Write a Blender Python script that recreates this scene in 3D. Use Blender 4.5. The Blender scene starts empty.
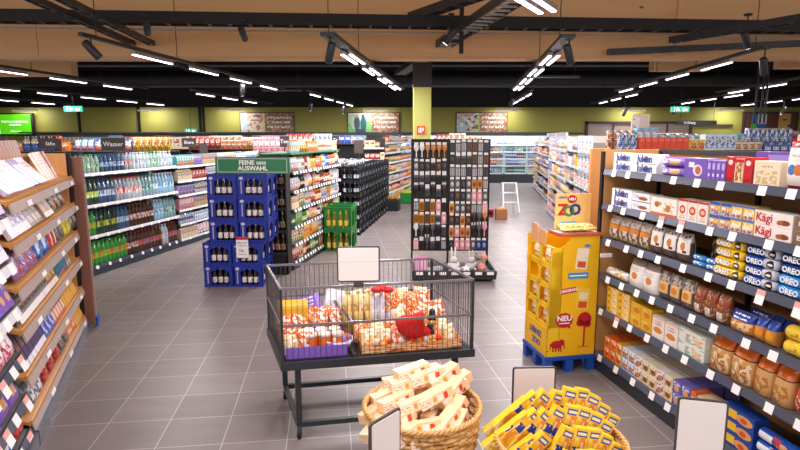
import bpy, bmesh, math, random
from mathutils import Matrix, Vector
R = random.Random(11)
SC = bpy.context.scene
COL = SC.collection
rad = math.radians

# ------------------------------------------------------------------ materials
def srgb(c):
    if isinstance(c, str):
        c = [int(c[i:i+2], 16)/255 for i in (0, 2, 4)]
    return tuple((x/12.92 if x <= .04045 else ((x+.055)/1.055)**2.4) for x in c) + (1,)
class NT:
    def __init__(s, name):
        s.m = bpy.data.materials.new(name); s.m.use_nodes = True
        s.t = s.m.node_tree; s.n = s.t.nodes; s.b = s.n['Principled BSDF']
    def link(s, a, b): s.t.links.new(a, b)
    def sock(s, inp, v):
        if hasattr(v, 'links'): s.link(v, inp)
        else: inp.default_value = v
    def math(s, op, a, b=0., c=None):
        n = s.n.new('ShaderNodeMath'); n.operation = op
        s.sock(n.inputs[0], a); s.sock(n.inputs[1], b)
        if c is not None: s.sock(n.inputs[2], c)
        return n.outputs[0]
    def mix(s, f, a, b):
        n = s.n.new('ShaderNodeMix'); n.data_type = 'RGBA'
        s.sock(n.inputs[0], f); s.sock(n.inputs[6], a); s.sock(n.inputs[7], b)
        return n.outputs[2]
    def coord(s, kind='Generated'):
        return s.n.new('ShaderNodeTexCoord').outputs[kind]
    def mapping(s, v, scale=(1, 1, 1), loc=(0, 0, 0)):
        n = s.n.new('ShaderNodeMapping'); s.link(v, n.inputs[0]); n.inputs['Scale'].default_value = scale
        n.inputs['Location'].default_value = loc
        return n.outputs[0]
    def noise(s, v, scale, detail=2.):
        n = s.n.new('ShaderNodeTexNoise'); s.link(v, n.inputs['Vector']); n.inputs['Scale'].default_value = scale
        n.inputs['Detail'].default_value = detail
        return n.outputs[0]
    def bump(s, h, strength=.3, dist=.01):
        n = s.n.new('ShaderNodeBump'); s.link(h, n.inputs['Height']); n.inputs['Strength'].default_value = strength
        n.inputs['Distance'].default_value = dist; s.link(n.outputs[0], s.b.inputs['Normal'])
MC = {}
def mat(name, col, rough=.5, metal=0., emit=None, es=1., trans=0., alpha=1., spec=None):
    if name in MC: return MC[name]
    t = NT(name); b = t.b
    b.inputs['Base Color'].default_value = srgb(col); b.inputs['Roughness'].default_value = rough
    b.inputs['Metallic'].default_value = metal
    if trans: b.inputs['Transmission Weight'].default_value = trans
    if alpha < 1: b.inputs['Alpha'].default_value = alpha
    if spec is not None: b.inputs['Specular IOR Level'].default_value = spec
    if emit:
        b.inputs['Emission Color'].default_value = srgb(emit); b.inputs['Emission Strength'].default_value = es
    MC[name] = t.m
    return t.m
def pmat(name, base, layers=(), rough=.35, bump=0.):
    """printed packaging: layers over a base colour, laid out in the pack's own box coordinates"""
    if name in MC: return MC[name]
    t = NT(name); co = t.coord(); sp = t.n.new('ShaderNodeSeparateXYZ'); t.link(co, sp.inputs[0])
    x, y, z = sp.outputs
    cur = srgb(base)
    def rect(a, b, c, d):
        m = t.math('MULTIPLY', t.math('GREATER_THAN', x, a), t.math('LESS_THAN', x, b))
        return t.math('MULTIPLY', m, t.math('MULTIPLY', t.math('GREATER_THAN', z, c), t.math('LESS_THAN', z, d)))
    seed = R.random()*20
    for L in layers:
        k, c = L[0], srgb(L[1])
        if k == 'rect': f = rect(*L[2])
        elif k == 'disc':
            cx, cz, rx, rz = L[2]
            dx = t.math('DIVIDE', t.math('SUBTRACT', x, cx), rx); dz = t.math('DIVIDE', t.math('SUBTRACT', z, cz), rz)
            f = t.math('LESS_THAN', t.math('ADD', t.math('MULTIPLY', dx, dx), t.math('MULTIPLY', dz, dz)), 1.)
        elif k == 'blob':
            n = t.noise(t.mapping(co, loc=(seed, seed, 0)), L[3], 1.); seed += 3.1
            f = t.math('MULTIPLY', rect(*L[2]), t.math('GREATER_THAN', n, L[4]))
        elif k == 'lines':      # print too small to read: broken strokes in rows
            a = t.math('GREATER_THAN', t.math('SINE', t.math('MULTIPLY', z, L[3]*6.283)), .1)
            n = t.noise(t.mapping(co, scale=(3.2, .1, 1), loc=(seed, 0, 0)), L[3]*1.5, 0.); seed += 2.3
            f = t.math('MULTIPLY', rect(*L[2]), t.math('MULTIPLY', a, t.math('GREATER_THAN', n, .47)))
        cur = t.mix(f, cur, c)
    if hasattr(cur, 'links'): t.link(cur, t.b.inputs['Base Color'])
    else: t.b.inputs['Base Color'].default_value = cur
    t.b.inputs['Roughness'].default_value = rough
    if bump: t.bump(t.noise(t.coord('Object'), 38., 2.), bump, .01)
    MC[name] = t.m
    return t.m
def wood(name, c1, c2, axis=0, rough=.5, scale=1.):
    if name in MC: return MC[name]
    t = NT(name); co = t.coord('Object')
    sc = [14*scale]*3; sc[axis] = .9*scale
    n = t.noise(t.mapping(co, scale=sc), 1.6, 4.)
    kn = t.n.new('ShaderNodeTexVoronoi'); t.link(t.mapping(co, scale=[2.2 if i != axis else 1.1 for i in range(3)]), kn.inputs['Vector'])
    kn.inputs['Scale'].default_value = 1.3*scale
    c = t.mix(n, srgb(c1), srgb(c2))
    c = t.mix(t.math('LESS_THAN', kn.outputs['Distance'], .035), c, srgb('7a4a28'))
    t.link(c, t.b.inputs['Base Color']); t.b.inputs['Roughness'].default_value = rough
    MC[name] = t.m
    return t.m

DARK = mat('charcoal_metal', '34373c', .4, .2)
BLACK = mat('matt_black', '111113', .6)
GREY = mat('grey_metal', '55585e', .35, .5)
WHITE = mat('white_enamel', 'f2f0f0', .35)
TAGW = mat('white_price_paper', 'fbf7f6', .5)
TAGP = mat('pink_price_paper', 'f2a9a0', .5)
SLATE = mat('slate_price_rail', '5a5f70', .2, .2)
RAILW = mat('white_price_rail', 'dfe0e6', .3)
STEEL = mat('brushed_steel', 'b9bcc0', .3, .9)
SHELFM = mat('shelf_grey', '5c5a5c', .5)
BACKW = wood('plywood_back_panel', 'c08a52', 'a87040', 0, .6)
WOOD = wood('light_oak_board', 'dca566', 'c98d50', 0, .45)
WOODV = wood('light_oak_upright', 'd9a267', 'c68a50', 2, .45)
BROWNP = wood('red_brown_post', '96604f', '6d4437', 2, .5)

# ------------------------------------------------------------------ geometry
class MB:
    def __init__(s): s.v = []; s.f = []; s.mi = []; s.sm = []
    def add(s, vs, fs, m=0, M=None, smooth=False):
        o = len(s.v)
        for p in vs:
            p = Vector(p); s.v.append(tuple(M @ p) if M else tuple(p))
        for f in fs: s.f.append(tuple(o+i for i in f)); s.mi.append(m); s.sm.append(smooth)
        return s
    def box(s, x0, x1, y0, y1, z0, z1, m=0, M=None, c=0.):
        if c:       # chamfered vertical and horizontal edges
            c = min(c, abs(x1-x0)*.3, abs(y1-y0)*.3, abs(z1-z0)*.3)
            vs = []; 
            def ring(z, i): return [(x0+i+0*c, y0+c+i, z), (x0+c+i, y0+i, z), (x1-c-i, y0+i, z), (x1-i, y0+c+i, z), (x1-i, y1-c-i, z), (x1-c-i, y1-i, z), (x0+c+i, y1-i, z), (x0+i, y1-c-i, z)]
            vs = ring(z0, c*.7)+ring(z0+c, 0)+ring(z1-c, 0)+ring(z1, c*.7)
            fs = [tuple(range(7, -1, -1)), tuple(range(24, 32))]
            for k in range(3):
                for j in range(8): fs.append((k*8+j, k*8+(j+1) % 8, k*8+8+(j+1) % 8, k*8+8+j))
            return s.add(vs, fs, m, M)
        vs = [(x0, y0, z0), (x1, y0, z0), (x1, y1, z0), (x0, y1, z0), (x0, y0, z1), (x1, y0, z1), (x1, y1, z1), (x0, y1, z1)]
        return s.add(vs, [(3, 2, 1, 0), (4, 5, 6, 7), (0, 1, 5, 4), (1, 2, 6, 5), (2, 3, 7, 6), (3, 0, 4, 7)], m, M)
    def tube(s, p, q, r, n=6, m=0, M=None, r2=None, caps=True):
        p = Vector(p); q = Vector(q); d = (q-p).normalized(); a = d.orthogonal().normalized(); b = d.cross(a)
        r2 = r if r2 is None else r2; vs = []
        for c, rr in ((p, r), (q, r2)):
            for i in range(n):
                t = 6.28318*i/n; vs.append(c+a*rr*math.cos(t)+b*rr*math.sin(t))
        fs = [(i, (i+1) % n, n+(i+1) % n, n+i) for i in range(n)]
        s.add(vs, fs, m, M, n > 6)
        if caps: s.add(vs, [tuple(range(n-1, -1, -1)), tuple(range(n, 2*n))], m, M)
        return s
    def path(s, pts, r, n=6, m=0, M=None):
        for a, b in zip(pts[:-1], pts[1:]): s.tube(a, b, r, n, m, M)
        return s
    def lathe(s, prof, n=12, m=0, M=None, mats=None, sx=1., sy=1.):
        vs = []
        for r, z in prof:
            for i in range(n):
                t = 6.28318*i/n; vs.append((r*math.cos(t)*sx, r*math.sin(t)*sy, z))
        o = len(s.v); s.add(vs, [], m, M)
        for k in range(len(prof)-1):
            mm = mats[k] if mats else m
            for i in range(n):
                s.f.append((o+k*n+i, o+k*n+(i+1) % n, o+(k+1)*n+(i+1) % n, o+(k+1)*n+i)); s.mi.append(mm); s.sm.append(True)
        s.f.append(tuple(o+i for i in range(n-1, -1, -1))); s.mi.append(mats[0] if mats else m); s.sm.append(False)
        k = len(prof)-1
        s.f.append(tuple(o+k*n+i for i in range(n))); s.mi.append(mats[-1] if mats else m); s.sm.append(False)
        return s
    def rings(s, rings, m=0, M=None, smooth=True):
        n = len(rings[0]); vs = [p for r in rings for p in r]; fs = []
        for k in range(len(rings)-1):
            for i in range(n): fs.append((k*n+i, k*n+(i+1) % n, (k+1)*n+(i+1) % n, (k+1)*n+i))
        fs.append(tuple(range(n-1, -1, -1))); fs.append(tuple((len(rings)-1)*n+i for i in range(n)))
        return s.add(vs, fs, m, M, smooth)
    def ball(s, c, rx, ry=None, rz=None, n=10, k=7, m=0, M=None):
        ry = ry or rx; rz = rz or rx
        rg = []
        for j in range(k):
            a = math.pi*(.04+.92*j/(k-1))
            rg.append([(c[0]+rx*math.sin(a)*math.cos(6.28318*i/n), c[1]+ry*math.sin(a)*math.sin(6.28318*i/n), c[2]-rz*math.cos(a)) for i in range(n)])
        return s.rings(rg, m, M)
    def prism(s, poly, y0, y1, m=0, M=None):     # polygon in x,z given anticlockwise from the front, extruded along y
        n = len(poly)
        vs = [(x, y0, z) for x, z in poly]+[(x, y1, z) for x, z in poly]
        fs = [tuple(range(n)), tuple(range(2*n-1, n-1, -1))]+[(i, n+i, n+(i+1) % n, (i+1) % n) for i in range(n)]
        return s.add(vs, fs, m, M)
    def text(s, txt, size, M, m=0, depth=.001, bold=0., align='CENTER', sx=1.):
        vs, fs = text_geo(txt, size, depth, bold, align)
        if sx != 1: vs = [(v[0]*sx, v[1], v[2]) for v in vs]
        return s.add(vs, fs, m, M)
    def mesh(s, name, mats):
        me = bpy.data.meshes.new(name); me.from_pydata(s.v, [], s.f)
        for m in mats: me.materials.append(m)
        me.polygons.foreach_set('material_index', s.mi); me.polygons.foreach_set('use_smooth', s.sm)
        me.update(); me.validate(clean_customdata=False)
        bm = bmesh.new(); bm.from_mesh(me); bmesh.ops.recalc_face_normals(bm, faces=bm.faces); bm.to_mesh(me); bm.free()
        return me
    def build(s, name, mats, parent=None, loc=(0, 0, 0), rot=(0, 0, 0)):
        if not isinstance(mats, (list, tuple)): mats = [mats]
        return put(s.mesh(name, mats), name, parent, loc, rot)
TG = {}
def text_geo(txt, size, depth, bold, align):
    k = (txt, size, depth, bold, align)
    if k in TG: return TG[k]
    cu = bpy.data.curves.new('t', 'FONT'); cu.body = txt; cu.size = size; cu.extrude = depth; cu.offset = bold
    cu.align_x = align; cu.align_y = 'CENTER'; cu.resolution_u = 2
    o = bpy.data.objects.new('t', cu); me = bpy.data.meshes.new_from_object(o)
    R2 = Matrix.Rotation(math.pi/2, 4, 'X')      # stand upright, facing -Y
    vs = [tuple(R2 @ v.co) for v in me.vertices]; fs = [tuple(p.vertices) for p in me.polygons]
    bpy.data.objects.remove(o); bpy.data.curves.remove(cu); bpy.data.meshes.remove(me)
    TG[k] = (vs, fs)
    return TG[k]
def put(me, name, parent=None, loc=(0, 0, 0), rot=(0, 0, 0)):
    o = bpy.data.objects.new(name, me); COL.objects.link(o); o.location = loc; o.rotation_euler = rot
    if parent: o.parent = parent
    return o
def fixlab(s):
    s = s.replace('from the left', 'from left').replace('from the far end', 'from far end').replace('from the near end', 'from near end')
    nw = lambda q: len(q.replace(',', ' ').replace('-', ' ').split())
    for a, b in (('from the ', 'from '), ('of the ', 'of '), (' in the ', ' in '), (' shelf of ', ' shelf, '), (' the ', ' '), (' large ', ' '), ('small ', ''), (' from far end', ' from left'), (' on the ', ' on '), (' at its far end', ' far'), (' further along', ' further'), ('from near end', 'from near'), ('front row', 'front'), (' one of a pair', ' one'), (' nearer wide aisle', ' nearer aisle'), (' tube from front', ' tube'), (' past middle', ' middle'), (' near oak bay', ' by oak'), (' and orange base', ''), ('topmost', 'top'), ('left edge rack', 'edge rack'), (' striped', '')):
        if nw(s) <= 16: break
        s = s.replace(a, b)
    if nw(s) > 16: print('LONG', len(s.split()), s)
    return s
def tag(o, label, cat, group=None):
    o['label'] = fixlab(label); o['category'] = cat
    if group: o['group'] = group
    return o
def thing(name, label, cat, loc=(0, 0, 0), rz=0., group=None):
    o = bpy.data.objects.new(name, None); COL.objects.link(o); o.location = loc; o.rotation_euler = (0, 0, rz)
    o.empty_display_size = .1
    return tag(o, label, cat, group)
def struct(o): o['kind'] = 'structure'; return o
def T(x=0, y=0, z=0): return Matrix.Translation((x, y, z))
def RX(a): return Matrix.Rotation(rad(a), 4, 'X')
def RY(a): return Matrix.Rotation(rad(a), 4, 'Y')
def RZ(a): return Matrix.Rotation(rad(a), 4, 'Z')
def ordn(i): return ['', 'first', 'second', 'third', 'fourth', 'fifth', 'sixth', 'seventh', 'eighth', 'ninth', 'tenth', 'eleventh', 'twelfth'][i] if i < 13 else str(i)+'th'

# ------------------------------------------------------------------ products (front faces -Y, base centre at the origin)
K = {}
def kind(key, me, name, desc, cat, w, d, h):
    K[key] = dict(me=me, name=name, desc=desc, cat=cat, w=w, d=d, h=h); return key
def m_box(w, d, h, mats, texts=()):
    b = MB().box(-w/2, w/2, -d/2, d/2, 0, h, 0, c=.002)
    for tx, size, x, z, mi, rot, bold in texts:
        b.text(tx, size, T(x, -d/2-.0012, z) @ RY(rot), mi, .0008, bold)
    return b.mesh('box', mats)
def m_bag(w, d, h, mats, seal=.06, seed=0, flat=False):
    r = random.Random(seed); rg = []
    prof = [(0, .12, .96), (.03, .2, 1.), (seal+.02, .7, .97), (.3, 1., .94), (.6, .95, .93), (.85-seal, .7, .95), (1-seal, .2, .99), (1., .08, 1.)]
    if flat: prof = [(0, .8, .95), (.02, 1., 1.), (.3, 1., 1.), (.62, .92, .97), (.85, .5, .95), (.93, .14, .97), (1., .08, .98)]
    for z, t, ww in prof:
        pts = []
        for i in range(14):
            a = 6.28318*(i+.5)/14; ca, sa = math.cos(a), math.sin(a)
            px = math.copysign(abs(ca)**.55, ca); py = math.copysign(abs(sa)**.7, sa)
            j = (r.random()-.5)*.12*t
            pts.append((px*w/2*ww, py*d/2*t*(1+j), h*z+(r.random()-.5)*.01*h*(0 < z < 1)))
        rg.append(pts)
    return MB().rings(rg, 0).mesh('bag', mats)
def m_roll(w, r, mats):      # wrapped roll lying along X
    n = 12; rg = []
    for x, q in ((-w/2, .15), (-w/2+.006, .85), (-w/2+.02, 1.), (-w/6, 1), (w/6, 1), (w/2-.02, 1.), (w/2-.006, .85), (w/2, .15)):
        rg.append([(x, r*q*math.cos(6.28318*i/n), r+r*q*math.sin(6.28318*i/n)) for i in range(n)])
    return MB().rings(rg, 0).mesh('roll', mats)
def m_bottle(r, h, mats, n=9):   # mats: liquid, label, cap
    p = [(r*.9, 0), (r, .02*h), (r, .3*h), (r*.985, .305*h), (r*.985, .55*h), (r, .56*h), (r*.98, .66*h), (r*.75, .78*h), (r*.36, .88*h), (r*.34, .93*h), (r*.4, .935*h), (r*.4, h)]
    return MB().lathe(p, n, mats=[0, 0, 0, 1, 0, 0, 0, 0, 0, 2, 2]).mesh('bottle', mats)
def m_longneck(r, h, mats, n=9):
    p = [(r*.92, 0), (r, .02*h), (r, .14*h), (r*1.01, .145*h), (r*1.01, .45*h), (r, .455*h), (r*.97, .56*h), (r*.6, .7*h), (r*.42, .8*h), (r*.42, .95*h), (r*.48, .955*h), (r*.48, h)]
    return MB().lathe(p, n, mats=[0, 0, 0, 1, 0, 0, 0, 0, 1, 2, 2]).mesh('bottle', mats)
def m_jar(r, h, mats, n=10):
    p = [(r*.85, 0), (r, .04*h), (r, .15*h), (r*1.01, .16*h), (r*1.01, .62*h), (r, .63*h), (r*.95, .8*h), (r*.86, .84*h), (r*.92, .845*h), (r*.92, h)]
    return MB().lathe(p, n, mats=[0, 0, 0, 1, 0, 0, 0, 2, 2]).mesh('jar', mats)
def m_can(r, h, mats, n=10):
    p = [(r*.8, 0), (r*.97, .03*h), (r, .06*h), (r, .92*h), (r*.88, .97*h), (r*.88, h)]
    return MB().lathe(p, n, mats=[1, 1, 0, 1, 1]).mesh('can', mats)
HEX = {'red': 'd02a22', 'orange': 'f07f1e', 'yellow': 'f7cf1f', 'green': '3f9a3a', 'blue': '2458b8', 'white': 'f3f1ee', 'brown': '7d4a2c',
       'purple': '7a4fb5', 'pink': 'ee9fb0', 'teal': '2f9b9b', 'black': '26262a', 'cream': 'f0dcb8', 'lime': 'a7cf32', 'sky-blue': '7fc3ea', 'grey': 'a2a4a8', 'lavender': 'b9a8e0'}
ACC = {'red': 'f7e9d8', 'orange': 'fff2d8', 'yellow': 'c8281f', 'green': 'f4efc8', 'blue': 'ffffff', 'white': '3a66b0', 'brown': 'efd9a8',
       'purple': 'f6f0ff', 'pink': 'ffffff', 'teal': 'f4f7e8', 'black': 'd7c69a', 'cream': 'a5482a', 'lime': 'ffffff', 'sky-blue': 'ffffff', 'grey': 'c83028', 'lavender': '54389a'}
def gk(shape, col, w, d, h):
    """generic kind by shape and colour"""
    key = f'{shape}_{col}_{w}_{h}'
    if key in K: return key
    base, acc = HEX[col], ACC[col]
    acc2 = HEX[R.choice(['red', 'orange', 'yellow', 'brown', 'green', 'blue', 'cream'])]
    pm = pmat(f'print_{shape}_{col}', base, [('rect', acc, (.14, .86, .5, .82)), ('lines', base, (.2, .8, .55, .78), 3.2), ('blob', acc2, (.06, .94, .04, .46), 5., .47), ('blob', '3a2e2a', (.1, .9, .1, .9), 8., .63), ('blob', 'faf4ec', (.05, .95, .3, 1.), 7., .6)], .35)
    lab = pmat(f'label_{col}', base, [('blob', acc, (0, 1, 0, 1), 5., .5), ('lines', acc, (.0, 1., .2, .6), 9.)], .4)
    glass = {'black': 'dark', 'brown': 'dark', 'green': 'green', 'red': 'red', 'blue': 'blue', 'teal': 'green'}.get(col, 'clear')
    gm = mat('bottle_'+glass, {'dark': '2a1c16', 'green': '2f6b48', 'red': '8a3b2c', 'blue': '4d7fb4', 'clear': 'c3d3dc'}[glass], .12)
    jm = mat('jar_'+{'white': 'cream', 'cream': 'cream', 'yellow': 'mustard', 'orange': 'sauce', 'red': 'sauce', 'green': 'pickle', 'lime': 'pickle'}.get(col, 'brown'),
             {'white': 'd9cdb6', 'cream': 'd9cdb6', 'yellow': 'd0a029', 'orange': 'b54a1c', 'red': 'b54a1c', 'green': '6f7a2c', 'lime': '6f7a2c'}.get(col, '5f3a22'), .15)
    cap = mat('cap_'+col, base, .4)
    if shape == 'box': return kind(key, m_box(w, d, h, [pm]), 'product_box', f'{col} carton', 'box', w, d, h)
    if shape == 'bag': return kind(key, m_bag(w, d, h, [pm], seed=len(K)), 'product_bag', f'{col} bag', 'bag', w, d, h)
    if shape == 'jar': return kind(key, m_jar(w/2, h, [jm, lab, cap]), 'glass_jar', f'{col}-lidded jar', 'jar', w, w, h)
    if shape == 'can': return kind(key, m_can(w/2, h, [lab, STEEL]), 'food_can', f'{col} can', 'can', w, w, h)
    if shape == 'bottle': return kind(key, m_bottle(w/2, h, [gm, lab, cap]), 'drink_bottle', f'{col}-labelled bottle', 'bottle', w, w, h)
    if shape == 'carton':
        b = MB().box(-w/2, w/2, -d/2, d/2, 0, h*.8, 0).add([(-w/2, -d/2, h*.8), (w/2, -d/2, h*.8), (w/2, d/2, h*.8), (-w/2, d/2, h*.8), (-w/2, 0, h*.93), (w/2, 0, h*.93)],
              [(0, 1, 5, 4), (2, 3, 4, 5), (1, 2, 5), (3, 0, 4)]).box(-w/2, w/2, -.003, .003, h*.9, h)
        return kind(key, b.mesh('carton', [pm]), 'drink_carton', f'{col} drink carton', 'carton', w, d, h)
    if shape == 'tub':
        return kind(key, MB().lathe([(w*.38, 0), (w*.46, h*.85), (w*.5, h*.86), (w*.5, h)], 10, mats=[0, 1, 1]).mesh('tub', [lab, cap]), 'food_tub', f'{col} tub', 'tub', w, w, h)

# ------------------------------------------------------------------ racks
USED = {}
class Rack:
    """shelving; local x runs left to right along the front, local y goes inward"""
    def __init__(s, name, label, cat, O, ang, L, D, H, short):
        s.o = thing(name, label, cat, (O[0], O[1], 0), ang); s.L = L; s.D = D; s.H = H; s.short = short
        s.M = Matrix.Translation((O[0], O[1], 0)) @ Matrix.Rotation(ang, 4, 'Z'); s.ang = ang
    def base(s, z=.1, m=None, t0=.0, x0=0., x1=None):
        MB().box(x0, x1 if x1 is not None else s.L, t0, s.D, 0, z).build('plinth', m or DARK, s.o)
    def back(s, m, y=None, z0=.1):
        y = s.D if y is None else y
        MB().box(0, s.L, y-.02, y, z0, s.H).build('back_panel', m, s.o)
    def end(s, x, m, y0=0., th=.03, z1=None, z0=0.):
        MB().box(x-th/2, x+th/2, y0, s.D, z0, z1 or s.H, c=.004).build('end_panel', m, s.o)
    def posts(s, xs, m, y=None, w=.03):
        for x in xs: MB().box(x-w/2, x+w/2, (y if y is not None else s.D-.06), (y if y is not None else s.D-.06)+.04, 0, s.H).build('upright', m, s.o)
    def shelf(s, z, m, rail, t0=0., tags=0, x0=0., x1=None, rh=.04, th=.018, tilt=0, pink=(), tagw=.05, D=None):
        x1 = s.L if x1 is None else x1; D = s.D if D is None else D
        b = MB().box(x0, x1, t0+.004, D-.02, -th, 0, 0).build('shelf', m, s.o, (0, 0, z), (rad(tilt), 0, 0))
        rl = MB().box(x0, x1, t0-.01, t0+.004, -rh+.004, .006).build('price_rail', rail, b, (0, 0, 0), (rad(-tilt*2.6 if tilt else -14), 0, 0))
        if tags:
            n = tags; off = R.random()*.1
            for i in range(n):
                x = x0+(i+.35+off+R.random()*.3)*(x1-x0)/n; p = i in pink
                q = MB().box(-tagw/2, tagw/2, -.002, 0, -rh-.004 if not p else -rh-.03, .002, 0)
                if p: q.box(-tagw/2, tagw/2, -.003, -.0021, -rh*.55, .003, 1)
                q.build('price_tag', [TAGW, TAGP], rl, (x, t0-.0115, 0))
        return b
    def place(s, key, x, y, z, label, group=None, rz=0., lean=0., sz=1.):
        k = K[key]; o = put(k['me'], getattr(s, 'names', {}).get(k['name'], k['name']))
        M = s.M @ T(x, y, z) @ RZ(rz) @ RX(lean)
        o.matrix_world = M
        if sz != 1: o.scale = (sz, sz, sz)
        tag(o, label, k['cat'], group); return o
    def run(s, key, x, n, z, where, y=None, stack=1, rows=1, gap=.006, side='left', jit=.004, lean=0., rz=0., tilt=0., share=False, extra='', jr=2.):
        """n facings of one product from x on, every one with its own words for its place"""
        k = K[key]; w = k['w']+gap
        for i in range(n):
            for r in range(rows):
                for q in range(stack):
                    yy = (k['d']/2+.015 if y is None else y)+r*(k['d']+.008)
                    zz = z+q*(k['h']+.001)+math.tan(rad(tilt))*yy+.001
                    d = k['desc']+extra
                    if share or n*stack*rows > 40:
                        lab = f'{d} on {where}'; g = f'{d} on {where}'
                    else:
                        pos = []
                        if n > 1: pos.append(f'{ordn(i+1)} from the {side}')
                        if stack > 1: pos.append({(0, 2): 'lower', (1, 2): 'upper'}.get((q, stack), ('bottom' if q == 0 else 'topmost' if q == stack-1 else ordn(q+1)+' up')))
                        if rows > 1: pos.append('in front' if r == 0 else ('behind' if rows == 2 else f'row {r+1} back'))
                        lab = f'{d}, {" ".join(pos)}, {where}' if pos else f'{d}, {where}'
                        g = f'{d} on {where}' if n*stack*rows > 1 else None
                    s.place(key, x+w*(i+.5), yy+(R.random()-.5)*jit, zz, lab, g, rz+(R.random()-.5)*jr, lean)
        return x+w*n
    def fill(s, x0, x1, z, hmax, where, shapes, cols, w=(.07, .12), h=(.1, .2), n=(2, 5), d=.08, rows=1, y=None, lean=0.):
        x = x0; used = set(); prev = ''; guard = 0
        while x < x1-.05 and guard < 400:
            guard += 1
            sh = R.choice(shapes); c = R.choice(cols)
            if (sh, c) in used and guard < 200: continue
            if len(used) >= len(set(shapes))*len(set(cols))*.9: used.clear()
            used.add((sh, c))
            ww = round(R.choice([w[0], (w[0]+w[1])/2, w[1]]), 3); hh = round(min(hmax, R.choice([h[0], (h[0]+h[1])/2, h[1]])), 3)
            if sh in ('bottle', 'carton'): hh = round(min(hmax, h[1]), 3); ww = w[0]
            key = gk(sh, c, ww, d, hh); k = K[key]
            if (k['desc'] == prev): continue
            cnt = R.randint(*n); cnt = min(cnt, max(1, int((x1-x)/(k['w']+.006))))
            if x+cnt*(k['w']+.006) > x1+.03: break
            lab = f'{k["desc"]}, {where}'
            if (lab in USED) and prev: lab = f'{k["desc"]} beside {prev}, {where}'
            if lab in USED: continue
            USED[lab] = 1
            st = 2 if (sh in ('can', 'tub') and 2*hh < hmax) else 1
            for i in range(cnt):
                for r in range(rows):
                    for q in range(st):
                        yy = (k['d']/2+.015 if y is None else y)+r*(k['d']+.01)
                        s.place(key, x+(k['w']+.006)*(i+.5), yy, z+q*(k['h']+.001)+.001, lab, lab if cnt*rows*st > 1 else None, (R.random()-.5)*3, lean)
            x += cnt*(k['w']+.006)+.004; prev = k['desc']
# ------------------------------------------------------------------ camera, world
cam = bpy.data.cameras.new('camera'); co = bpy.data.objects.new('camera', cam); COL.objects.link(co)
co.location = (0, 0, 1.9); co.rotation_euler = (rad(90-8.97), 0, 0)
cam.sensor_width = 36; cam.lens = 564/800*36; cam.clip_end = 200
SC.camera = co
SC.view_settings.view_transform = 'Standard'; SC.view_settings.look = 'None'; SC.view_settings.gamma = 1
SC.view_settings.use_curve_mapping = False; SC.view_settings.exposure = 0.12
w = bpy.data.worlds.new('daylight'); SC.world = w; w.use_nodes = True
w.node_tree.nodes['Background'].inputs[0].default_value = (1., .97, .98, 1); w.node_tree.nodes['Background'].inputs[1].default_value = 1.0

# ------------------------------------------------------------------ setting
def floor_mat():
    t = NT('grey_floor_tiles'); co = t.coord('Object'); sp = t.n.new('ShaderNodeSeparateXYZ'); t.link(co, sp.inputs[0])
    a = rad(7.09); u, d = sp.outputs[0], sp.outputs[1]
    gx = t.math('SUBTRACT', t.math('MULTIPLY', u, math.cos(a)), t.math('MULTIPLY', d, -math.sin(a)))
    gy = t.math('SUBTRACT', t.math('MULTIPLY', d, math.cos(a)), t.math('MULTIPLY', u, math.sin(a)))
    fx = t.math('FRACT', t.math('DIVIDE', t.math('ADD', gx, 39.9), .4)); fy = t.math('FRACT', t.math('DIVIDE', t.math('ADD', gy, 36-3.38+.0), .36))
    ln = t.math('MAXIMUM', t.math('GREATER_THAN', t.math('ABSOLUTE', t.math('SUBTRACT', fx, .5)), .4925), t.math('GREATER_THAN', t.math('ABSOLUTE', t.math('SUBTRACT', fy, .5)), .492))
    cell = t.n.new('ShaderNodeCombineXYZ'); t.link(t.math('FLOOR', t.math('DIVIDE', t.math('ADD', gx, 39.9), .4)), cell.inputs[0]); t.link(t.math('FLOOR', t.math('DIVIDE', t.math('ADD', gy, 32.62), .36)), cell.inputs[1])
    wn = t.n.new('ShaderNodeTexWhiteNoise'); t.link(cell.outputs[0], wn.inputs['Vector'])
    n = t.noise(t.mapping(co, scale=(1.5, 6, 1)), 1.5, 5.)
    c = t.mix(wn.outputs[0], srgb('7b7270'), srgb('887e7c')); c = t.mix(t.math('MULTIPLY', n, .6), c, srgb('6a6261'))
    c = t.mix(t.math('MULTIPLY', ln, .8), c, srgb('beb4b1'))
    t.link(c, t.b.inputs['Base Color'])
    t.link(t.math('ADD', t.math('MULTIPLY', n, .14), .33), t.b.inputs['Roughness']); t.b.inputs['Specular IOR Level'].default_value = .45
    t.bump(n, .08, .004)
    return t.m
struct(MB().box(-19, 19, -3, 24.4, -.1, 0).build('floor', floor_mat()))
GREEN = mat('olive_green_paint', 'aaa54e', .6)
struct(MB().box(-19, 19, 24.0, 24.3, 0, 3.08).build('wall_back', GREEN))
struct(MB().box(-19, 19, 23.9, 24.3, 3.08, 5.2).build('trim_1', mat('black_painted_wall', '1d1d20', .7)))
def ceil_mat():
    t = NT('dark_ribbed_ceiling'); sp = t.n.new('ShaderNodeSeparateXYZ'); t.link(t.coord('Object'), sp.inputs[0])
    f = t.math('GREATER_THAN', t.math('FRACT', t.math('MULTIPLY', sp.outputs[0], 1.6)), .5)
    t.link(t.mix(f, srgb('1b1b1f'), srgb('28282e')), t.b.inputs['Base Color']); t.b.inputs['Roughness'].default_value = .7
    return t.m
struct(MB().box(-19, 19, 10.3, 24.4, 5.2, 5.3).build('ceiling', ceil_mat()))
BEAMW = wood('glulam_timber', 'e9c08c', 'dbab76', 0, .55, .5)
struct(MB().box(-19, 19, -3, 10.3, 5.0, 5.1).build('ceiling', BEAMW))
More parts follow.
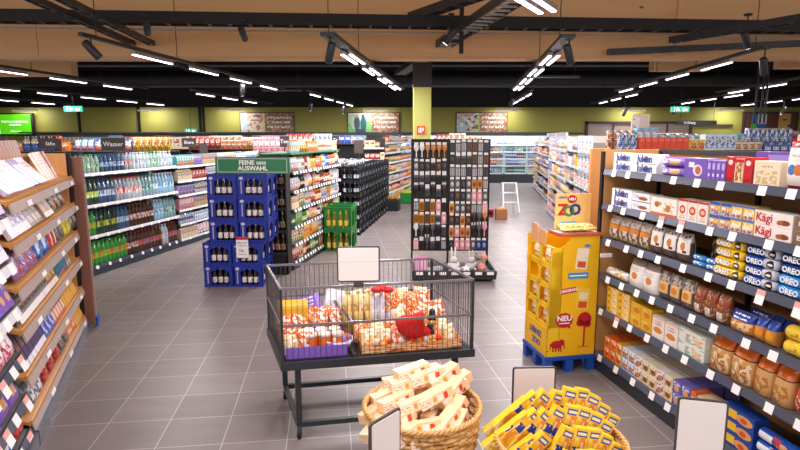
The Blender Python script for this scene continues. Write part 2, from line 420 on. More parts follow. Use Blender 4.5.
# the big glulam beam and its joints, and cross timbers behind it
b = MB()
for x0, x1 in ((-19, -6.2), (-6.19, .12), (.13, 4.75), (4.76, 19)): b.box(x0, x1, 10, 10.3, 3.25, 5.0)
bm_ = struct(b.build('trim_2', BEAMW))
struct(MB().box(-19, 19, 9.985, 10.3, 3.2, 3.25).build('trim_3', wood('beam_edge_lamella', 'e0b284', 'd3a272', 0, .5)))
struct(MB().box(.07, .16, 9.97, 10, 3.25, 5).build('trim_4', BEAMW)); struct(MB().box(4.69, 4.82, 9.96, 10, 3.25, 5).build('trim_5', BEAMW))
for i, (x0, x1, z0, z1) in enumerate(((-12, -6.9, 3.15, 4.2), (5.5, 6.7, 3.3, 4.2), (8.5, 9.3, 3.4, 4.2))):
    struct(MB().box(x0, x1, 12.2+i*.4, 12.45+i*.4, z0, z1).build(f'trim_{6+i}', BEAMW))
# side edges of the hall far left and right
struct(MB().box(-19.2, -19, 8, 24.3, 0, 5.2).build('wall_left', GREEN)); struct(MB().box(19, 19.2, 8, 24.3, 0, 5.2).build('wall_right', GREEN))
# column
cw = MB().box(.28, .65, 12.0, 12.38, 0, 2.9, 0, c=.01); col_ = struct(cw.build('trim_9', mat('lime_green_column', 'b3b35c', .5)))
struct(MB().box(.27, .66, 11.99, 12.39, 2.9, 5.2).build('trim_10', mat('dark_column_head', '35302f', .5)))
sg = MB().box(-.085, .085, -.012, 0, -.085, .085, 0).box(-.05, -.035, -.0135, -.012, -.05, .05, 1).box(-.02, .01, -.0135, -.012, -.055, .055, 1).box(.03, .055, -.0135, -.012, -.02, .05, 1)
tag(sg.build('fire_equipment_sign', [mat('sign_red', 'd23a22', .4), WHITE], None, (.44, 11.985, 2.02)), 'small square red fire equipment sign on the lime green column', 'sign')
# windows and picture in the right part of the back wall
PANE = mat('rosy_grey_glass', 'b09a92', .12, spec=.7); FR = mat('dark_window_frame', '4b3b38', .5)
for i, (x0, x1) in enumerate(((7.75, 10.1), (10.15, 12.2))):
    f = MB(); z0, z1 = .9, 2.5
    f.box(x0, x1, 23.86, 24, z1-.1, z1).box(x0, x1, 23.86, 24, z0, z0+.08).box(x0, x0+.1, 23.86, 24, z0, z1).box(x1-.1, x1, 23.86, 24, z0, z1).box((x0+x1)/2-.02, (x0+x1)/2+.02, 23.88, 24, z0, z1)
    wd = struct(f.build(f'window_{i+1}', FR)); MB().box(x0+.1, x1-.1, 23.95, 23.97, z0+.08, z1-.1).build('window_pane', PANE, wd)
struct(MB().box(5.6, 7.7, 23.9, 24, 1.98, 2.04).build('trim_11', FR)); struct(MB().box(12.3, 13.9, 23.9, 24, 2.3, 2.38).build('trim_12', FR))
for i, x in enumerate((-10.9, -8.35, -8.2, -13.4)):
    struct(MB().box(x-.04, x+.04, 23.9, 24, 1.9, 3.08).build(f'trim_{13+i}', BLACK))

# posters and screens on the back wall
def scene_mat(name, base, layers): return pmat(name, base, layers, .5)
P1 = scene_mat('poster_kitchen_photo', 'e9ddcb', [('blob', 'b8d7e6', (0, .45, 0, .7), 4, .5), ('blob', 'c98a62', (.3, 1, 0, 1), 6, .55), ('rect', 'b4482c', (.55, .95, .82, .88)), ('rect', 'b4482c', (.45, .85, .62, .67)), ('blob', 'f2b9a0', (.05, .4, .6, 1), 5, .5)])
P2 = scene_mat('poster_field_photo', '8fcf7c', [('rect', 'd8efe0', (0, 1, .62, 1)), ('blob', 'c5e8ba', (0, .5, .2, .9), 3, .5), ('disc', '4f5a70', (.4, .5, .13, .36)), ('disc', '356a86', (.7, .45, .13, .4)), ('disc', 'd9a88a', (.4, .84, .06, .09)), ('disc', '6b4b3a', (.68, .84, .06, .1)), ('rect', '44557c', (.32, .8, 0, .2))])
P3 = scene_mat('poster_kitchen_people', 'd9c6b2', [('blob', 'a9d3de', (0, .5, 0, .6), 4, .45), ('blob', '7a5b48', (.4, 1, .1, .9), 5, .52), ('blob', 'f7f2ea', (0, 1, .3, 1), 6, .55)])
PT = scene_mat('poster_brick_text', 'c99a7c', [('blob', '9b6a50', (0, 1, 0, 1), 9, .5), ('lines', 'fbf4ee', (.08, .92, .2, .92), 4.2)])
for i, (x0, x1, pm, gm, lab) in enumerate(((-6.65, -4.45, P1, 'e9e39a', 'wide back wall poster with a kitchen scene beside brick-coloured text panel'),
        (-2.16, -.04, P2, '8fd27a', 'wide back wall poster with two people in a green field beside text'),
        (2.37, 4.45, P3, 'a2d25a', 'wide back wall poster with people in a kitchen, right of the column'))):
    t = thing('wall_poster', lab, 'poster', (x0, 23.9, 2.03), 0, 'long posters on the back wall'); W = x1-x0
    MB().box(-.04, W+.04, .03, .09, -.03, .85).build('frame', FR, t)
    MB().box(0, W*.43, 0, .03, 0, .81).build('picture_panel', pm, t); MB().box(W*.43, W*.46, 0, .03, 0, .81).build('dividing_strip', mat('strip_'+str(i), gm, .5), t)
    MB().box(W*.46, W, 0, .03, 0, .81).build('text_panel', PT, t)
t = thing('advertising_screen', 'bright green advertising screen with white text at far left', 'screen', (-16.6, 23.7, 1.98))
MB().box(-.1, 1.4, .05, .12, -.06, .86).build('frame', BLACK, t)
sc = MB().box(.0, 1.3, .03, .05, 0, .8).box(-.06, .0, .03, .05, 0, .8, 1)
sc.text('FRISCH & REGIONAL', .12, T(.65, .028, .5), 1); sc.text('GENIESSEN', .1, T(.65, .028, .37), 1); sc.text('willkommen', .09, T(.65, .028, .12), 1)
sc.build('display', [mat('screen_green', '3a9a10', .4, emit='5fd318', es=.75), mat('screen_white', 'ffffff', .4, emit='ffffff', es=.9)], t)
t = thing('framed_picture', 'dark framed picture with blue and green panels at far right wall', 'picture', (14.45, 23.85, 1.95))
MB().box(-.15, 2.15, .04, .12, -.05, .95).build('frame', FR, t)
MB().box(0, 2.0, .0, .04, .03, .87).build('picture_panel', scene_mat('market_picture', '6b4438', [('rect', '3a78c8', (.08, .22, .55, .95)), ('rect', 'f0f0f4', (.22, .4, .5, .98)), ('rect', '5fb84a', (.08, .2, .1, .5)), ('blob', 'e0b46a', (.65, .9, .1, 1), 4, .45), ('blob', '2e6fb0', (.2, .45, .1, .5), 6, .5)]), t)

# exit signs and hanging department signs
EXG = mat('exit_green', '1f9d78', .4, emit='22b88c', es=.8); EXW = mat('exit_white', 'ffffff', .4, emit='e8fff8', es=1.)
for x, d, z, lab in ((-9.35, 16, 2.57, 'lit green exit sign hanging over the left side of the store'), (7.55, 16, 2.56, 'lit green exit sign hanging over the right side of the store'), (-8.9, 23.6, 2.05, 'pale blue lit exit sign low on the left back wall'), (-13.4, 14.2, 2.62, 'green exit sign at the left picture edge')):
    t = thing('exit_sign', lab, 'sign', (x, d, z), 0)
    b = MB().box(0, .5, 0, .05, 0, .15, 0); b.prism([(.3, .06), (.36, .12), (.36, .085), (.44, .085), (.44, .035), (.36, .035), (.36, 0.01)], -.004, 0, 1)
    b.box(.08, .1, -.004, 0, .02, .13, 1).box(.15, .2, -.004, 0, .03, .12, 1).box(.215, .23, -.004, 0, .03, .09, 1)
    b.build('sign_box', [EXG, EXW], t); MB().tube((.25, .025, .15), (.25, .025, 5.0-z if d < 23 else .9), .008, 5).build('hanging_rod', BLACK, t)
t = thing('department_sign', 'dark hanging department sign above the shelves on the right', 'sign', (8.7, 18, 2.24))
MB().box(0, 1.25, 0, .04, 0, .14, 0).text('Kühlung', .11, T(.4, -.002, .07), 1).build('sign_board', [BLACK, WHITE], t)
for x in (.1, 1.15): MB().tube((x, .02, .14), (x, .02, 2.9), .008, 5).build('hanging_rod', BLACK, t)
for x, rx in ((14.9, 0), (15.05, 0), (15.2, 0)): pass
t = thing('ceiling_post', 'group of thin dark posts hanging before the framed picture at right', 'post', (7.1, 11.5, 0))
for dx in (0, .12, .2): MB().tube((dx, 0, 2.15), (dx, 0, 5.2), .022, 6).build('post', BLACK, t)

# ------------------------------------------------------------------ lamps
LAMPE = mat('lamp_tube_glow', 'ffffff', .4, emit='ffe6ff', es=7.)
HOUS = mat('lamp_housing', 'a9a29a', .4, .4)
PW = 42.
hous = MB().box(-.03, .03, -.53, .53, .012, .06, c=.006).mesh('lamp_housing', [HOUS]); tube = MB().box(-.022, .022, -.52, .52, 0, .012, c=.003).mesh('lamp_tube', [LAMPE])
AL = bpy.data.lights.new('lamp', 'AREA'); AL.shape = 'RECTANGLE'; AL.size = .035; AL.size_y = 1.0; AL.energy = PW; AL.color = (1., .94, .95)
AL2 = AL.copy(); AL2.energy = PW*.6
def lamp(x, d, lab, g, slope=.115, z=3.0):
    a = -math.atan(slope)
    t = thing('linear_ceiling_lamp', lab, 'lamp', (x, d, z), a, g)
    put(hous, 'lamp_housing', t); put(tube, 'lamp_tube', t)
    lo = bpy.data.objects.new('lamp_light', AL2 if 'pair' in lab else AL); COL.objects.link(lo); lo.parent = t; lo.location = (0, 0, -.006)
def rail(x0, d0, L, lab, n, slope=.115, start=1.6, dbl=0, z=3.0, place=''):
    a = -math.atan(slope)
    t = thing('ceiling_light_rail', lab, 'light rail', (x0, d0, z+.075), a)
    MB().box(-.03, .03+dbl, 0, L, 0, .045).build('rail', DARK, t)
    for k in range(int(L/2)+1):
        q = MB().tube((0, .3+k*2, .045), (0, .3+k*2, (5.0 if d0+.3+2*k < 10 else 5.2)-z-.075), .006, 5).build('suspension_wire', BLACK, t)
    sx, cx = math.sin(-a), math.cos(a)
    for k in range(n):
        for j in ((0, 1) if dbl else (0,)):
            dd = start+k*1.65
            p = f'{ordn(k+1)} tube from the front on {place}' + (f', {"left" if j == 0 else "right"} one of a pair' if dbl else '')
            lamp(x0+sx*dd+cx*j*dbl, d0+cx*dd-sx*j*dbl, 'glowing ceiling lamp, '+p, 'glowing tubes on '+place, slope, z)
rail(-3.80, 6.97, 7.6, 'dark light rail left of centre with single bright tubes', 4, place='left centre rail')
rail(-.92, 6.97, 7.8, 'dark double light rail left of the column', 4, dbl=.115, place='double rail left of column')
rail(1.98, 7.1, 7.6, 'dark double light rail right of the column', 4, dbl=.115, place='double rail right of column')
rail(4.95, 7.9, 7.4, 'dark light rail right of centre with single bright tubes', 4, start=1.5, place='right centre rail', slope=.1)
rail(-7.1, 8.5, 6.2, 'dark light rail near the left edge with bright tubes', 3, start=1.65, place='left edge rail')
rail(8.0, 9.6, 6.4, 'dark light rail near the right edge with bright tubes', 3, start=1.8, place='right edge rail')
rail(-9.9, 12, 9, 'far light rail at the left edge above the side wall', 5, start=2., place='far left rail', slope=.14)
rail(-13.0, 14, 7.5, 'farthest left light rail low in the picture', 4, start=1., place='outer left rail')
rail(-5.45, 15, 6.4, 'far light rail left of the kitchen poster', 3, start=.9, place='far left centre rail')
rail(-2.45, 15.2, 6.4, 'far light rail above the kitchen poster', 4, start=.9, place='far centre rail', slope=.105)
rail(3.45, 15.0, 6.6, 'far light rail above the cooler right of column', 4, start=.9, place='far rail above cooler', slope=.1)
rail(6.35, 15.2, 6, 'far light rail above the wall windows', 3, start=.9, place='far rail above windows')
rail(9.3, 15.4, 6, 'far light rail above the right exit sign', 3, start=.9, place='far right rail')
rail(12.0, 16.2, 5.2, 'farthest right light rail above the picture', 3, start=1.2, place='outer right rail')
rail(-3.4, .4, 4.4, 'front light rail over the chocolate rack, left', 2, start=.9, place='front left rail', z=3.35)
rail(-.5, .3, 4.4, 'front light rail over the wire bin', 2, start=.9, place='front middle rail', z=3.6)
rail(2.3, .4, 4.4, 'front light rail over the biscuit rack', 2, start=.9, place='front right rail', z=3.35)
t = lamp(1.02, 4.95, 'double tube lamp at the top edge right of centre', 'tubes at the top edge', .6); lamp(1.12, 4.87, 'second tube of the pair at the top edge, right one', 'tubes at the top edge', .6)
# wall washers under the back wall cove
WLT = bpy.data.lights.new('washer', 'AREA'); WLT.shape = 'RECTANGLE'; WLT.size = .95; WLT.size_y = .04; WLT.energy = 24; WLT.color = (1, .97, .93)
for i, x in enumerate((-15.3, -10.2, -6.9, -1.0, 4.4, 9.5, 13.5)):
    t = thing('wall_washer_lamp', f'long pale wall lamp, {ordn(i+1)} from the left along the back wall top', 'lamp', (x, 23.4, 2.92), 0, 'wall washer lamps')
    wl_ = bpy.data.objects.new('washer_light', WLT); COL.objects.link(wl_); wl_.parent = t; wl_.location = (0, .03, -.012); wl_.rotation_euler = (rad(35), 0, 0)
    MB().box(-.5, .5, 0, .06, .0, .05).build('lamp_housing', WHITE, t); MB().box(-.5, .5, .01, .05, -.01, 0).build('lamp_tube', mat('washer_glow', 'ffffff', .4, emit='fff4f4', es=.8), t)
# spotlights
def spot(x, d, z, lab, top, tilt=(25, 20), lit=False):
    t = thing('ceiling_spotlight', lab, 'spotlight', (x, d, z), 0)
    MB().tube((0, 0, .0), (0, 0, top-z), .009, 6).box(-.04, .04, -.04, .04, top-z-.03, top-z).build('mounting', BLACK, t)
    M = RX(tilt[0]) @ RY(tilt[1])
    h = MB().lathe([(.045, -.13), (.05, -.12), (.05, .1), (.035, .12)], 12, M=M).build('spot_head', DARK, t)
    MB().lathe([(.04, -.134), (.04, -.13)], 12, M=M).build('spot_lens', mat('spot_lens_lit', 'ffffff', .3, emit='ffffff', es=8.) if lit else mat('spot_lens_off', 'a7adb5', .1), t)
for a in ((-3.72, 7.05, 2.93, 'dark spotlight at the near end of the left centre light rail', 3.1, (20, -35)), (-.84, 7.05, 2.9, 'dark spotlight at the near end of rail left of column', 3.1, (20, 15)),
          (2.08, 7.2, 2.9, 'dark spotlight at the near end of rail right of column', 3.1, (20, -20)), (5.0, 8.0, 2.85, 'dark spotlight at the near end of right centre rail', 3.1, (20, -20)),
          (-3.55, 8.25, 3.4, 'large round dark lamp with a white rim under cable tray, upper left', 3.6, (60, 20), True), (-2.3, 8.6, 3.38, 'small dark spotlight under the cable tray left of centre', 3.6, (60, 0)),
          (.72, 8.3, 3.3, 'lit spotlight under the tray junction right of the column head', 3.6, (25, 35), True), (4.9, 8.3, 3.25, 'tilted dark spotlight on the steep rail at upper right', 3.6, (25, -30), True)): spot(*a)
for i, (u, d, z) in enumerate(((-3.3, 12.1, 2.86), (-2.8, 18, 2.8), (-1.9, 19.5, 2.78), (8.6, 18, 2.7), (11, 15.5, 2.75), (3.1, 16, 2.8), (12, 18, 2.7), (7.2, 18.4, 2.65))):
    spot(u, d, z, ['small lit spotlight on the left centre rail', 'tiny lit spotlight left of the far centre rail', 'tiny lit spotlight above the field poster', 'tiny spotlight before the right exit sign', 'tiny lit spotlight over the right wall', 'tiny spotlight right of the double rail', 'tiny lit spotlight near the outer right rail', 'tiny dark spotlight left of right exit sign'][i], 3.08, (30, 10), i not in (3, 7))
# cable trays
def ladder(name, lab, p, q, w=.3, side=None, h=.12, rung=.3, rm=None):
    p = Vector(p); q = Vector(q); L = (q-p).length; d = (q-p).normalized()
    M = Matrix.Translation(p) @ d.to_track_quat('Y', 'Z').to_matrix().to_4x4()
    t = thing(name, lab, 'cable tray', p); b = MB()
    I = Matrix.Translation(-p) @ M
    b.box(-w/2, -w/2+.015, 0, L, -h/2, h/2, 0, I).box(w/2-.015, w/2, 0, L, -h/2, h/2, 0, I); n = int(L/rung)
    for i in range(n): b.box(-w/2, w/2, (i+.5)*L/n-.02, (i+.5)*L/n+.02, -h/2+.005, -h/2+.025, 1, I)
    b.build('tray_body', [side or DARK, rm or GREY], t)
    return t, I, L
t, I, L = ladder('cable_tray', 'long dark cable tray crossing the whole width before the timber beam', (-9, 8.35, 3.62), (10.5, 9.75, 3.62), .24, h=.17, side=BLACK)
b = MB(); b.box(-.13, -.12, 0, L, -.15, -.12, 0, I); b.build('tray_strip', mat('pale_tray_strip', '9a8f88', .4, .3), t)
b = MB(); hh = 60
for i in range(hh): b.box(-.123, -.1205, (i+.5)*L/hh-.04, (i+.5)*L/hh+.04, .0, .015, 0, I)
b.build('slots', mat('slot_grey', '8a8a8e', .5), t)
MB().box(-.16, .0, 2.9*3.4, 2.9*3.4+.28, -.15, -.1, 0, I).build('tray_label', mat('pale_plate', 'cfc6bf', .4), t)
ladder('cable_ladder', 'sloping ladder tray running from upper centre back to the column', (.0, 14.5, 3.45), (1.35, 6.4, 3.45), .28, rung=.22, rm=mat('pale_rung', 'a8a39f', .4, .5))
ladder('cable_ladder', 'thin dark tray pair descending from the top left edge, left one', (-4.1, 5.6, 3.46), (-5.0, 14.2, 3.46), .1, h=.08)
ladder('cable_ladder', 'thin dark tray pair descending from the top left edge, right one', (-3.75, 5.6, 3.46), (-4.7, 14.2, 3.46), .1, h=.08)
t_, I_, L_ = ladder('ceiling_duct_rail', 'steep dark rail rising to the right edge above the main tray', (4.3, 9.3, 3.40), (6.0, 6.2, 3.42), .12, h=.1)
ladder('ceiling_duct_rail', 'long dark rail below the tray falling to the left, right side', (3.5, 9.85, 3.3), (8.4, 9.0, 3.4), .12, h=.09)
ladder('cable_ladder', 'short dark tray from the junction up to the top edge', (.2, 9.3, 3.75), (1.6, 7.2, 3.8), .2)
t = thing('ceiling_bracket', 'dark bracket frame hanging at the tray junction', 'bracket', (.9, 8.6, 3.2))
MB().box(-.03, .03, -.03, .03, -.1, .75).box(-.3, .03, -.02, .02, .05, .1).tube((0, 0, .1), (.5, 0, .4), .02, 6).build('bracket', BLACK, t)
# ducts and pipes in the dark ceiling
for i, (p, q, r, lab) in enumerate((((-12, 15.5, 3.75), (7, 15.5, 3.75), .03, 'long thin pale pipe under the dark ceiling behind the beam'), ((-9, 19.5, 3.55), (8, 19.5, 3.55), .03, 'thin pale pipe running low across the dark ceiling'), ((-6, 17, 4.4), (8, 17, 4.4), .22, 'wide dark duct under the far ceiling'), ((-15, 21.5, 4.0), (15, 21.5, 4.0), .28, 'widest dark duct close to the back wall'))):
    tag(MB().tube(p, q, r, 12).build('ceiling_pipe', [mat('pipe_grey', '66666c', .5), mat('pipe_grey', '66666c', .5), mat('duct_dark', '1c1c20', .5), mat('duct_dark', '1c1c20', .5)][i]), lab, 'pipe')
for x, d, lab in ((3.6, 13.5, 'pale flat tray hanging right of the double rail'), (-3.6, 17.5, 'pale flat tray hanging above the far left lamps')):
    t = thing('hanging_tray', lab, 'tray', (x, d, 3.25), 0)
    MB().box(-.6, .6, 0, .2, 0, .04).build('tray', GREY, t)
    for q in (-.5, .5): MB().tube((q, .1, .04), (q, .1, 1.95), .008, 5).build('suspension_wire', GREY, t)
def along(P, Q): return math.atan2(Q[1]-P[1], Q[0]-P[0])
def bx(key, desc, w, d, h, base, layers, texts=(), mats=(), name='biscuit_box', rough=.35):
    return kind(key, m_box(w, d, h, [pmat(key+'_print', base, layers, rough)]+list(mats), texts), name, desc, 'box', w, d, h)
def bg(key, desc, w, d, h, base, layers, flat=False, name='biscuit_bag', rough=.25):
    return kind(key, m_bag(w, d, h, [pmat(key+'_print', base, layers, rough, .25)], seed=len(K), flat=flat), name, desc, 'bag', w, d, h)
def rl(key, desc, w, r, base, layers):
    return kind(key, m_roll(w, r, [pmat(key+'_print', base, layers, .25, .15)]), 'biscuit_roll', desc, 'roll', w, 2*r, 2*r)
A = (0, 1, 0, 1)
TB = mat('ink_blue', '1f3f9a', .4); TR = mat('ink_red', 'c8202c', .4); TW = mat('ink_white', 'ffffff', .4); TK = mat('ink_dark', '1c1c24', .4)
# ---- biscuit rack on the right
P = (1.61, 4.43); Q = (1.838, 3.198); a = along(P, Q)
RR = Rack('biscuit_rack', 'long wooden-backed biscuit rack with slate shelf rails along the right side', 'shelf rack', P, a, 3.0, .5, 1.79, 'the biscuit rack')
RR.names = {'product_box': 'biscuit_box', 'product_bag': 'biscuit_bag'}; RR.base(.1, DARK); RR.back(BACKW, z0=.1); RR.posts([.0, 1.0, 2.0, 2.98], BLACK, .46)
MB().box(0, 3, .46, .52, 1.77, 1.8).build('top_rail', DARK, RR.o)
pe = MB().box(-.04, -.01, .0, .5, 0, 1.795, c=.004).box(-.045, -.012, -.02, .0, 0, 1.78, 1)
tag(MB().box(0, .17, 0, .03, 0, 1.795, 0, c=.004).box(.17, .19, .005, .03, 0, 1.78, 1).build('end_board', [WOODV, BLACK], None, (1.665, 4.95, 0), (0, 0, rad(4))), 'tall plain oak board standing behind the yellow display header', 'board')
pe.build('end_panel', [WOODV, BLACK], RR.o)
for i, (z, tg, pk) in enumerate(((.15, 14, ()), (.53, 15, (1,)), (.81, 15, ()), (1.10, 14, (7, 8, 9)), (1.37, 14, (3, 4)), (1.64, 13, ()))):
    RR.shelf(z, SHELFM if i < 5 else SHELFM, SLATE, 0., tg, rh=.045, pink=pk, tagw=.055)
S = ['', 'top shelf of biscuit rack', 'second shelf of biscuit rack', 'third shelf of biscuit rack', 'fourth shelf of biscuit rack', 'fifth shelf of biscuit rack', 'bottom shelf of biscuit rack']
bx('script', 'white biscuit box with blue script', .258, .1, .066, 'fbfbfd', [('disc', 'a9653a', (.56, .55, .09, .33))], [('Juleen', .072, -.0, .033, 1, 0, .002)], [TB])
bg('plbag', 'purple biscuit packet lying flat', .25, .1, .062, '8d6cc4', [('disc', 'e0a878', (.62, .5, .2, .3)), ('blob', 'f2ecff', (.1, .5, .3, .8), 5, .5)])
bx('plflower', 'purple biscuit box with cookie picture', .2, .1, .125, '7b5bb8', [('disc', 'e9d9ee', (.6, .42, .2, .28)), ('disc', 'b8752f', (.62, .42, .12, .2)), ('rect', 'f4efff', (.2, .45, .55, .8))])
bx('plthin', 'slim upright purple box', .034, .1, .12, '7d5cba', [('rect', 'c6b2e6', (.2, .8, .55, .85)), ('rect', 'e9dff7', (.3, .7, .2, .35))])
bx('redtall', 'red biscuit box with small emblem', .058, .1, .145, 'c8202a', [('disc', 'f6e2d8', (.5, .78, .3, .1)), ('rect', 'a01820', (.1, .9, .05, .2))])
bx('redwin', 'red and cream box showing cookies', .06, .1, .135, 'f3e0b6', [('blob', 'b8602c', (.1, .9, .1, .9), 6, .5), ('rect', 'c8202a', (0, 1, .85, 1))])
bx('creambox', 'wide cream box with pale cookies', .165, .1, .13, 'f4e3c6', [('blob', 'd9bb86', (.1, .9, .08, .62), 7, .48), ('lines', 'a5582c', (.3, .7, .7, .88), 8), ('rect', 'c8202a', (0, 1, 0, .05))])
bg('wrbag', 'large white bag with red top and cookies', .13, .08, .235, 'f7efec', [('rect', 'c41f2c', (0, 1, .86, 1)), ('rect', 'c41f2c', (0, 1, 0, .07)), ('disc', '4f7fc4', (.36, .4, .2, .11)), ('disc', 'd9824a', (.66, .4, .2, .12)), ('lines', 'c9a4a0', (.25, .75, .6, .78), 9)])
x = RR.run('script', .08, 2, 1.64, S[1], stack=2, side='far end')
x = RR.run('plbag', .63, 1, 1.64, S[1], stack=2); RR.run('plflower', .885, 1, 1.64, S[1])
RR.run('plthin', 1.09, 4, 1.64, S[1], side='far end', gap=.003); x = RR.run('redtall', 1.24, 1, 1.64, S[1], extra=' left of the cookie window box')
x = RR.run('redwin', x, 1, 1.64, S[1]); x = RR.run('redtall', x, 1, 1.64, S[1], extra=' left of the cream cookie box'); x = RR.run('creambox', x+.005, 1, 1.64, S[1])
x = RR.run('wrbag', x+.01, 5, 1.64, S[1], side='far end')
bx('plback', 'long purple box standing at the back', .3, .06, .17, '7352ae', [('rect', 'a48fd4', (.3, .9, .6, .9))])
RR.run('plback', 1.12, 1, 1.64, S[1], y=.34)
x = RR.run(gk('box', 'orange', .1, .08, .15), x+.01, 4, 1.64, S[1], side='far end')
bx('whbrown', 'white box with brown wafer and blue edge', .21, .1, .062, 'f6f4f4', [('disc', 'a4552c', (.62, .45, .26, .2)), ('rect', '2a4fa8', (0, 1, 0, .1)), ('lines', '2a4fa8', (.08, .4, .4, .8), 7)])
bx('whorange', 'white box with cookie pictures and orange base', .265, .1, .12, 'faf1e8', [('rect', 'e0702a', (0, 1, 0, .16)), ('disc', 'c07a3c', (.68, .45, .1, .2)), ('disc', 'b5652c', (.25, .62, .1, .16)), ('disc', '9fb04a', (.38, .66, .05, .1)), ('blob', 'e2b06a', (.5, .95, .25, .75), 8, .55)])
bx('redcream', 'upright red and cream box with red disc', .085, .1, .135, 'f7ece0', [('rect', 'c92a20', (0, 1, .9, 1)), ('disc', 'd8402c', (.5, .52, .34, .2)), ('disc', 'f3c9a8', (.5, .52, .2, .1)), ('lines', '9c4a38', (.2, .8, .1, .26), 9)])
bx('blueyel', 'small blue and yellow biscuit box', .078, .1, .075, 'e9d6a0', [('rect', '2f62b8', (0, 1, .72, 1)), ('blob', 'e8a23a', (.05, .95, .2, .75), 5, .45), ('blob', '7a5ab5', (0, 1, 0, .35), 6, .5), ('rect', 'f7f3e6', (.1, .5, .45, .65))])
bx('yelwhite', 'small yellow and violet biscuit box', .078, .1, .075, 'f0c95a', [('rect', '3a74c4', (0, 1, .85, 1)), ('blob', 'f8efd8', (.05, .95, .2, .75), 5, .45), ('blob', '8a5ab5', (0, 1, 0, .3), 6, .5)])
bx('kaegi', 'cream wafer box with red script', .235, .1, .07, 'f9efe6', [('disc', '8a4a2a', (.8, .35, .14, .2)), ('disc', 'b0683c', (.68, .32, .08, .18))], [('Kägi', .062, -.055, .036, 1, 0, .001)], [TR])
bx('brownlong', 'brown and grey striped biscuit box', .2, .1, .07, '8a6a58', [('rect', 'e9e4de', (.08, .92, .35, .7)), ('lines', '3a2a28', (.1, .9, .36, .68), 5)])
x = RR.run('script', .08, 1, 1.37, S[2], stack=2); x = RR.run('whbrown', x+.005, 1, 1.37, S[2], stack=2); x = RR.run('whorange', x+.01, 1, 1.37, S[2])
x = RR.run('redcream', x+.01, 3, 1.37, S[2], side='far end'); x = RR.run('blueyel', x+.01, 2, 1.37, S[2], stack=2, side='far end'); x = RR.run('yelwhite', x, 2, 1.37, S[2], stack=2, side='far end')
x = RR.run('kaegi', x, 1, 1.37, S[2], stack=2); x = RR.run('brownlong', x+.01, 1, 1.37, S[2], stack=2); x = RR.run('whorange', x+.01, 2, 1.37, S[2], extra=' near the right edge', side='far end')
bg('orclear', 'clear cookie bag with orange label', .125, .08, .19, '8a5f3c', [('blob', 'c2b6ae', (0, 1, .68, 1), 6, .42), ('rect', 'e2862a', (.05, .95, .5, .66)), ('blob', 'd8d6cc', (.1, .9, .1, .5), 5, .45), ('blob', '9aa04a', (.0, 1, .0, .2), 6, .5)])
bg('whclear', 'clear bag with square white cookie label', .13, .08, .19, '5f4a3e', [('blob', 'bdb2aa', (0, 1, .7, 1), 6, .45), ('rect', 'fbf7f2', (.1, .95, .3, .82)), ('disc', 'd98a45', (.6, .55, .16, .14)), ('rect', '6b3a2a', (.6, .85, .33, .42))])
bg('greybag', 'dark see-through biscuit bag', .07, .08, .17, '5a4a42', [('blob', 'a89c94', (0, 1, .2, 1), 5, .55), ('blob', '2c2422', (0, 1, 0, .7), 6, .5)])
rl('smblue', 'small bright blue biscuit roll', .11, .018, '3d8fd8', [('blob', 'ffffff', (.2, .8, .2, .8), 5, .55)])
def oroll(key, desc, base, cookie, txt, ink, lay=()):
    me = m_roll(.215, .027, [pmat(key+'_print', base, list(lay)+[('disc', cookie, (.82, .5, .11, .4)), ('disc', 'f3efe8', (.82, .5, .08, .12))], .22, .12), ink])
    return kind(key, me, 'biscuit_roll', desc, 'roll', .215, .054, .054)
def rolltext(key, txt, size, x):
    k = K[key]; b = MB(); b.v = [tuple(v.co) for v in k['me'].vertices]
    for p in k['me'].polygons: b.f.append(tuple(p.vertices)); b.mi.append(0); b.sm.append(True)
    b.text(txt, size, T(x, -k['d']/2-.0016, k['h']/2), 1, .001, .0012)
    k['me'] = b.mesh('roll', list(k['me'].materials))
oroll('oyel', 'yellow cookie roll', 'f2c81e', '4a3226', 'OREO', TW, [('rect', '3a66b0', (.08, .62, .62, .78))])
oroll('owhite', 'silver white and blue cookie roll', 'c9ccd8', '2c2426', 'OREO', TW, [('rect', '2c4f9e', (0, .6, 0, 1))])
oroll('oblue', 'dark blue cookie roll', '1f4d94', '5a3a2a', 'OREO', TW)
oroll('obblue', 'bright blue cookie roll', '2f8fd4', '3a2a26', 'OREO', TW)
for k_ in ('oyel', 'owhite', 'oblue', 'obblue'): rolltext(k_, 'OREO', .04, -.03)
x = RR.run('orclear', .05, 4, 1.10, S[3], side='far end'); x = RR.run('whclear', x, 3, 1.10, S[3], side='far end')
RR.run('greybag', x, 3, 1.10, S[3], y=.2, side='far end'); RR.run('smblue', x, 2, 1.10, S[3], y=.06, stack=2, side='far end')
RR.run('oyel', 1.20, 1, 1.10, S[3], stack=4, jr=7); RR.run('owhite', 1.425, 1, 1.10, S[3], stack=3, jr=7); RR.run('owhite', 1.43, 1, 1.10+.165, S[3], stack=2, jr=7, extra=' on the upper pile')
RR.run('obblue', 1.65, 1, 1.10, S[3], stack=2, jr=5); RR.run('oblue', 1.655, 1, 1.10+.11, S[3], stack=3, jr=5); RR.run('obblue', 1.88, 2, 1.10, S[3], stack=4, extra=' near the right edge', side='far end')
rl('clroll', 'long pale biscuit roll', .28, .034, 'cdbfae', [('rect', 'e8b86a', (.35, .9, .1, .7)), ('blob', 'f7f2ea', (0, 1, 0, 1), 4, .5)])
bg('whgable', 'white paper bag with folded grey top', .165, .09, .2, 'f8f3ef', [('rect', '8f8078', (0, 1, .8, 1)), ('disc', 'd98c4e', (.5, .42, .2, .13)), ('lines', 'b9a8a0', (.25, .75, .58, .7), 12)], flat=True)
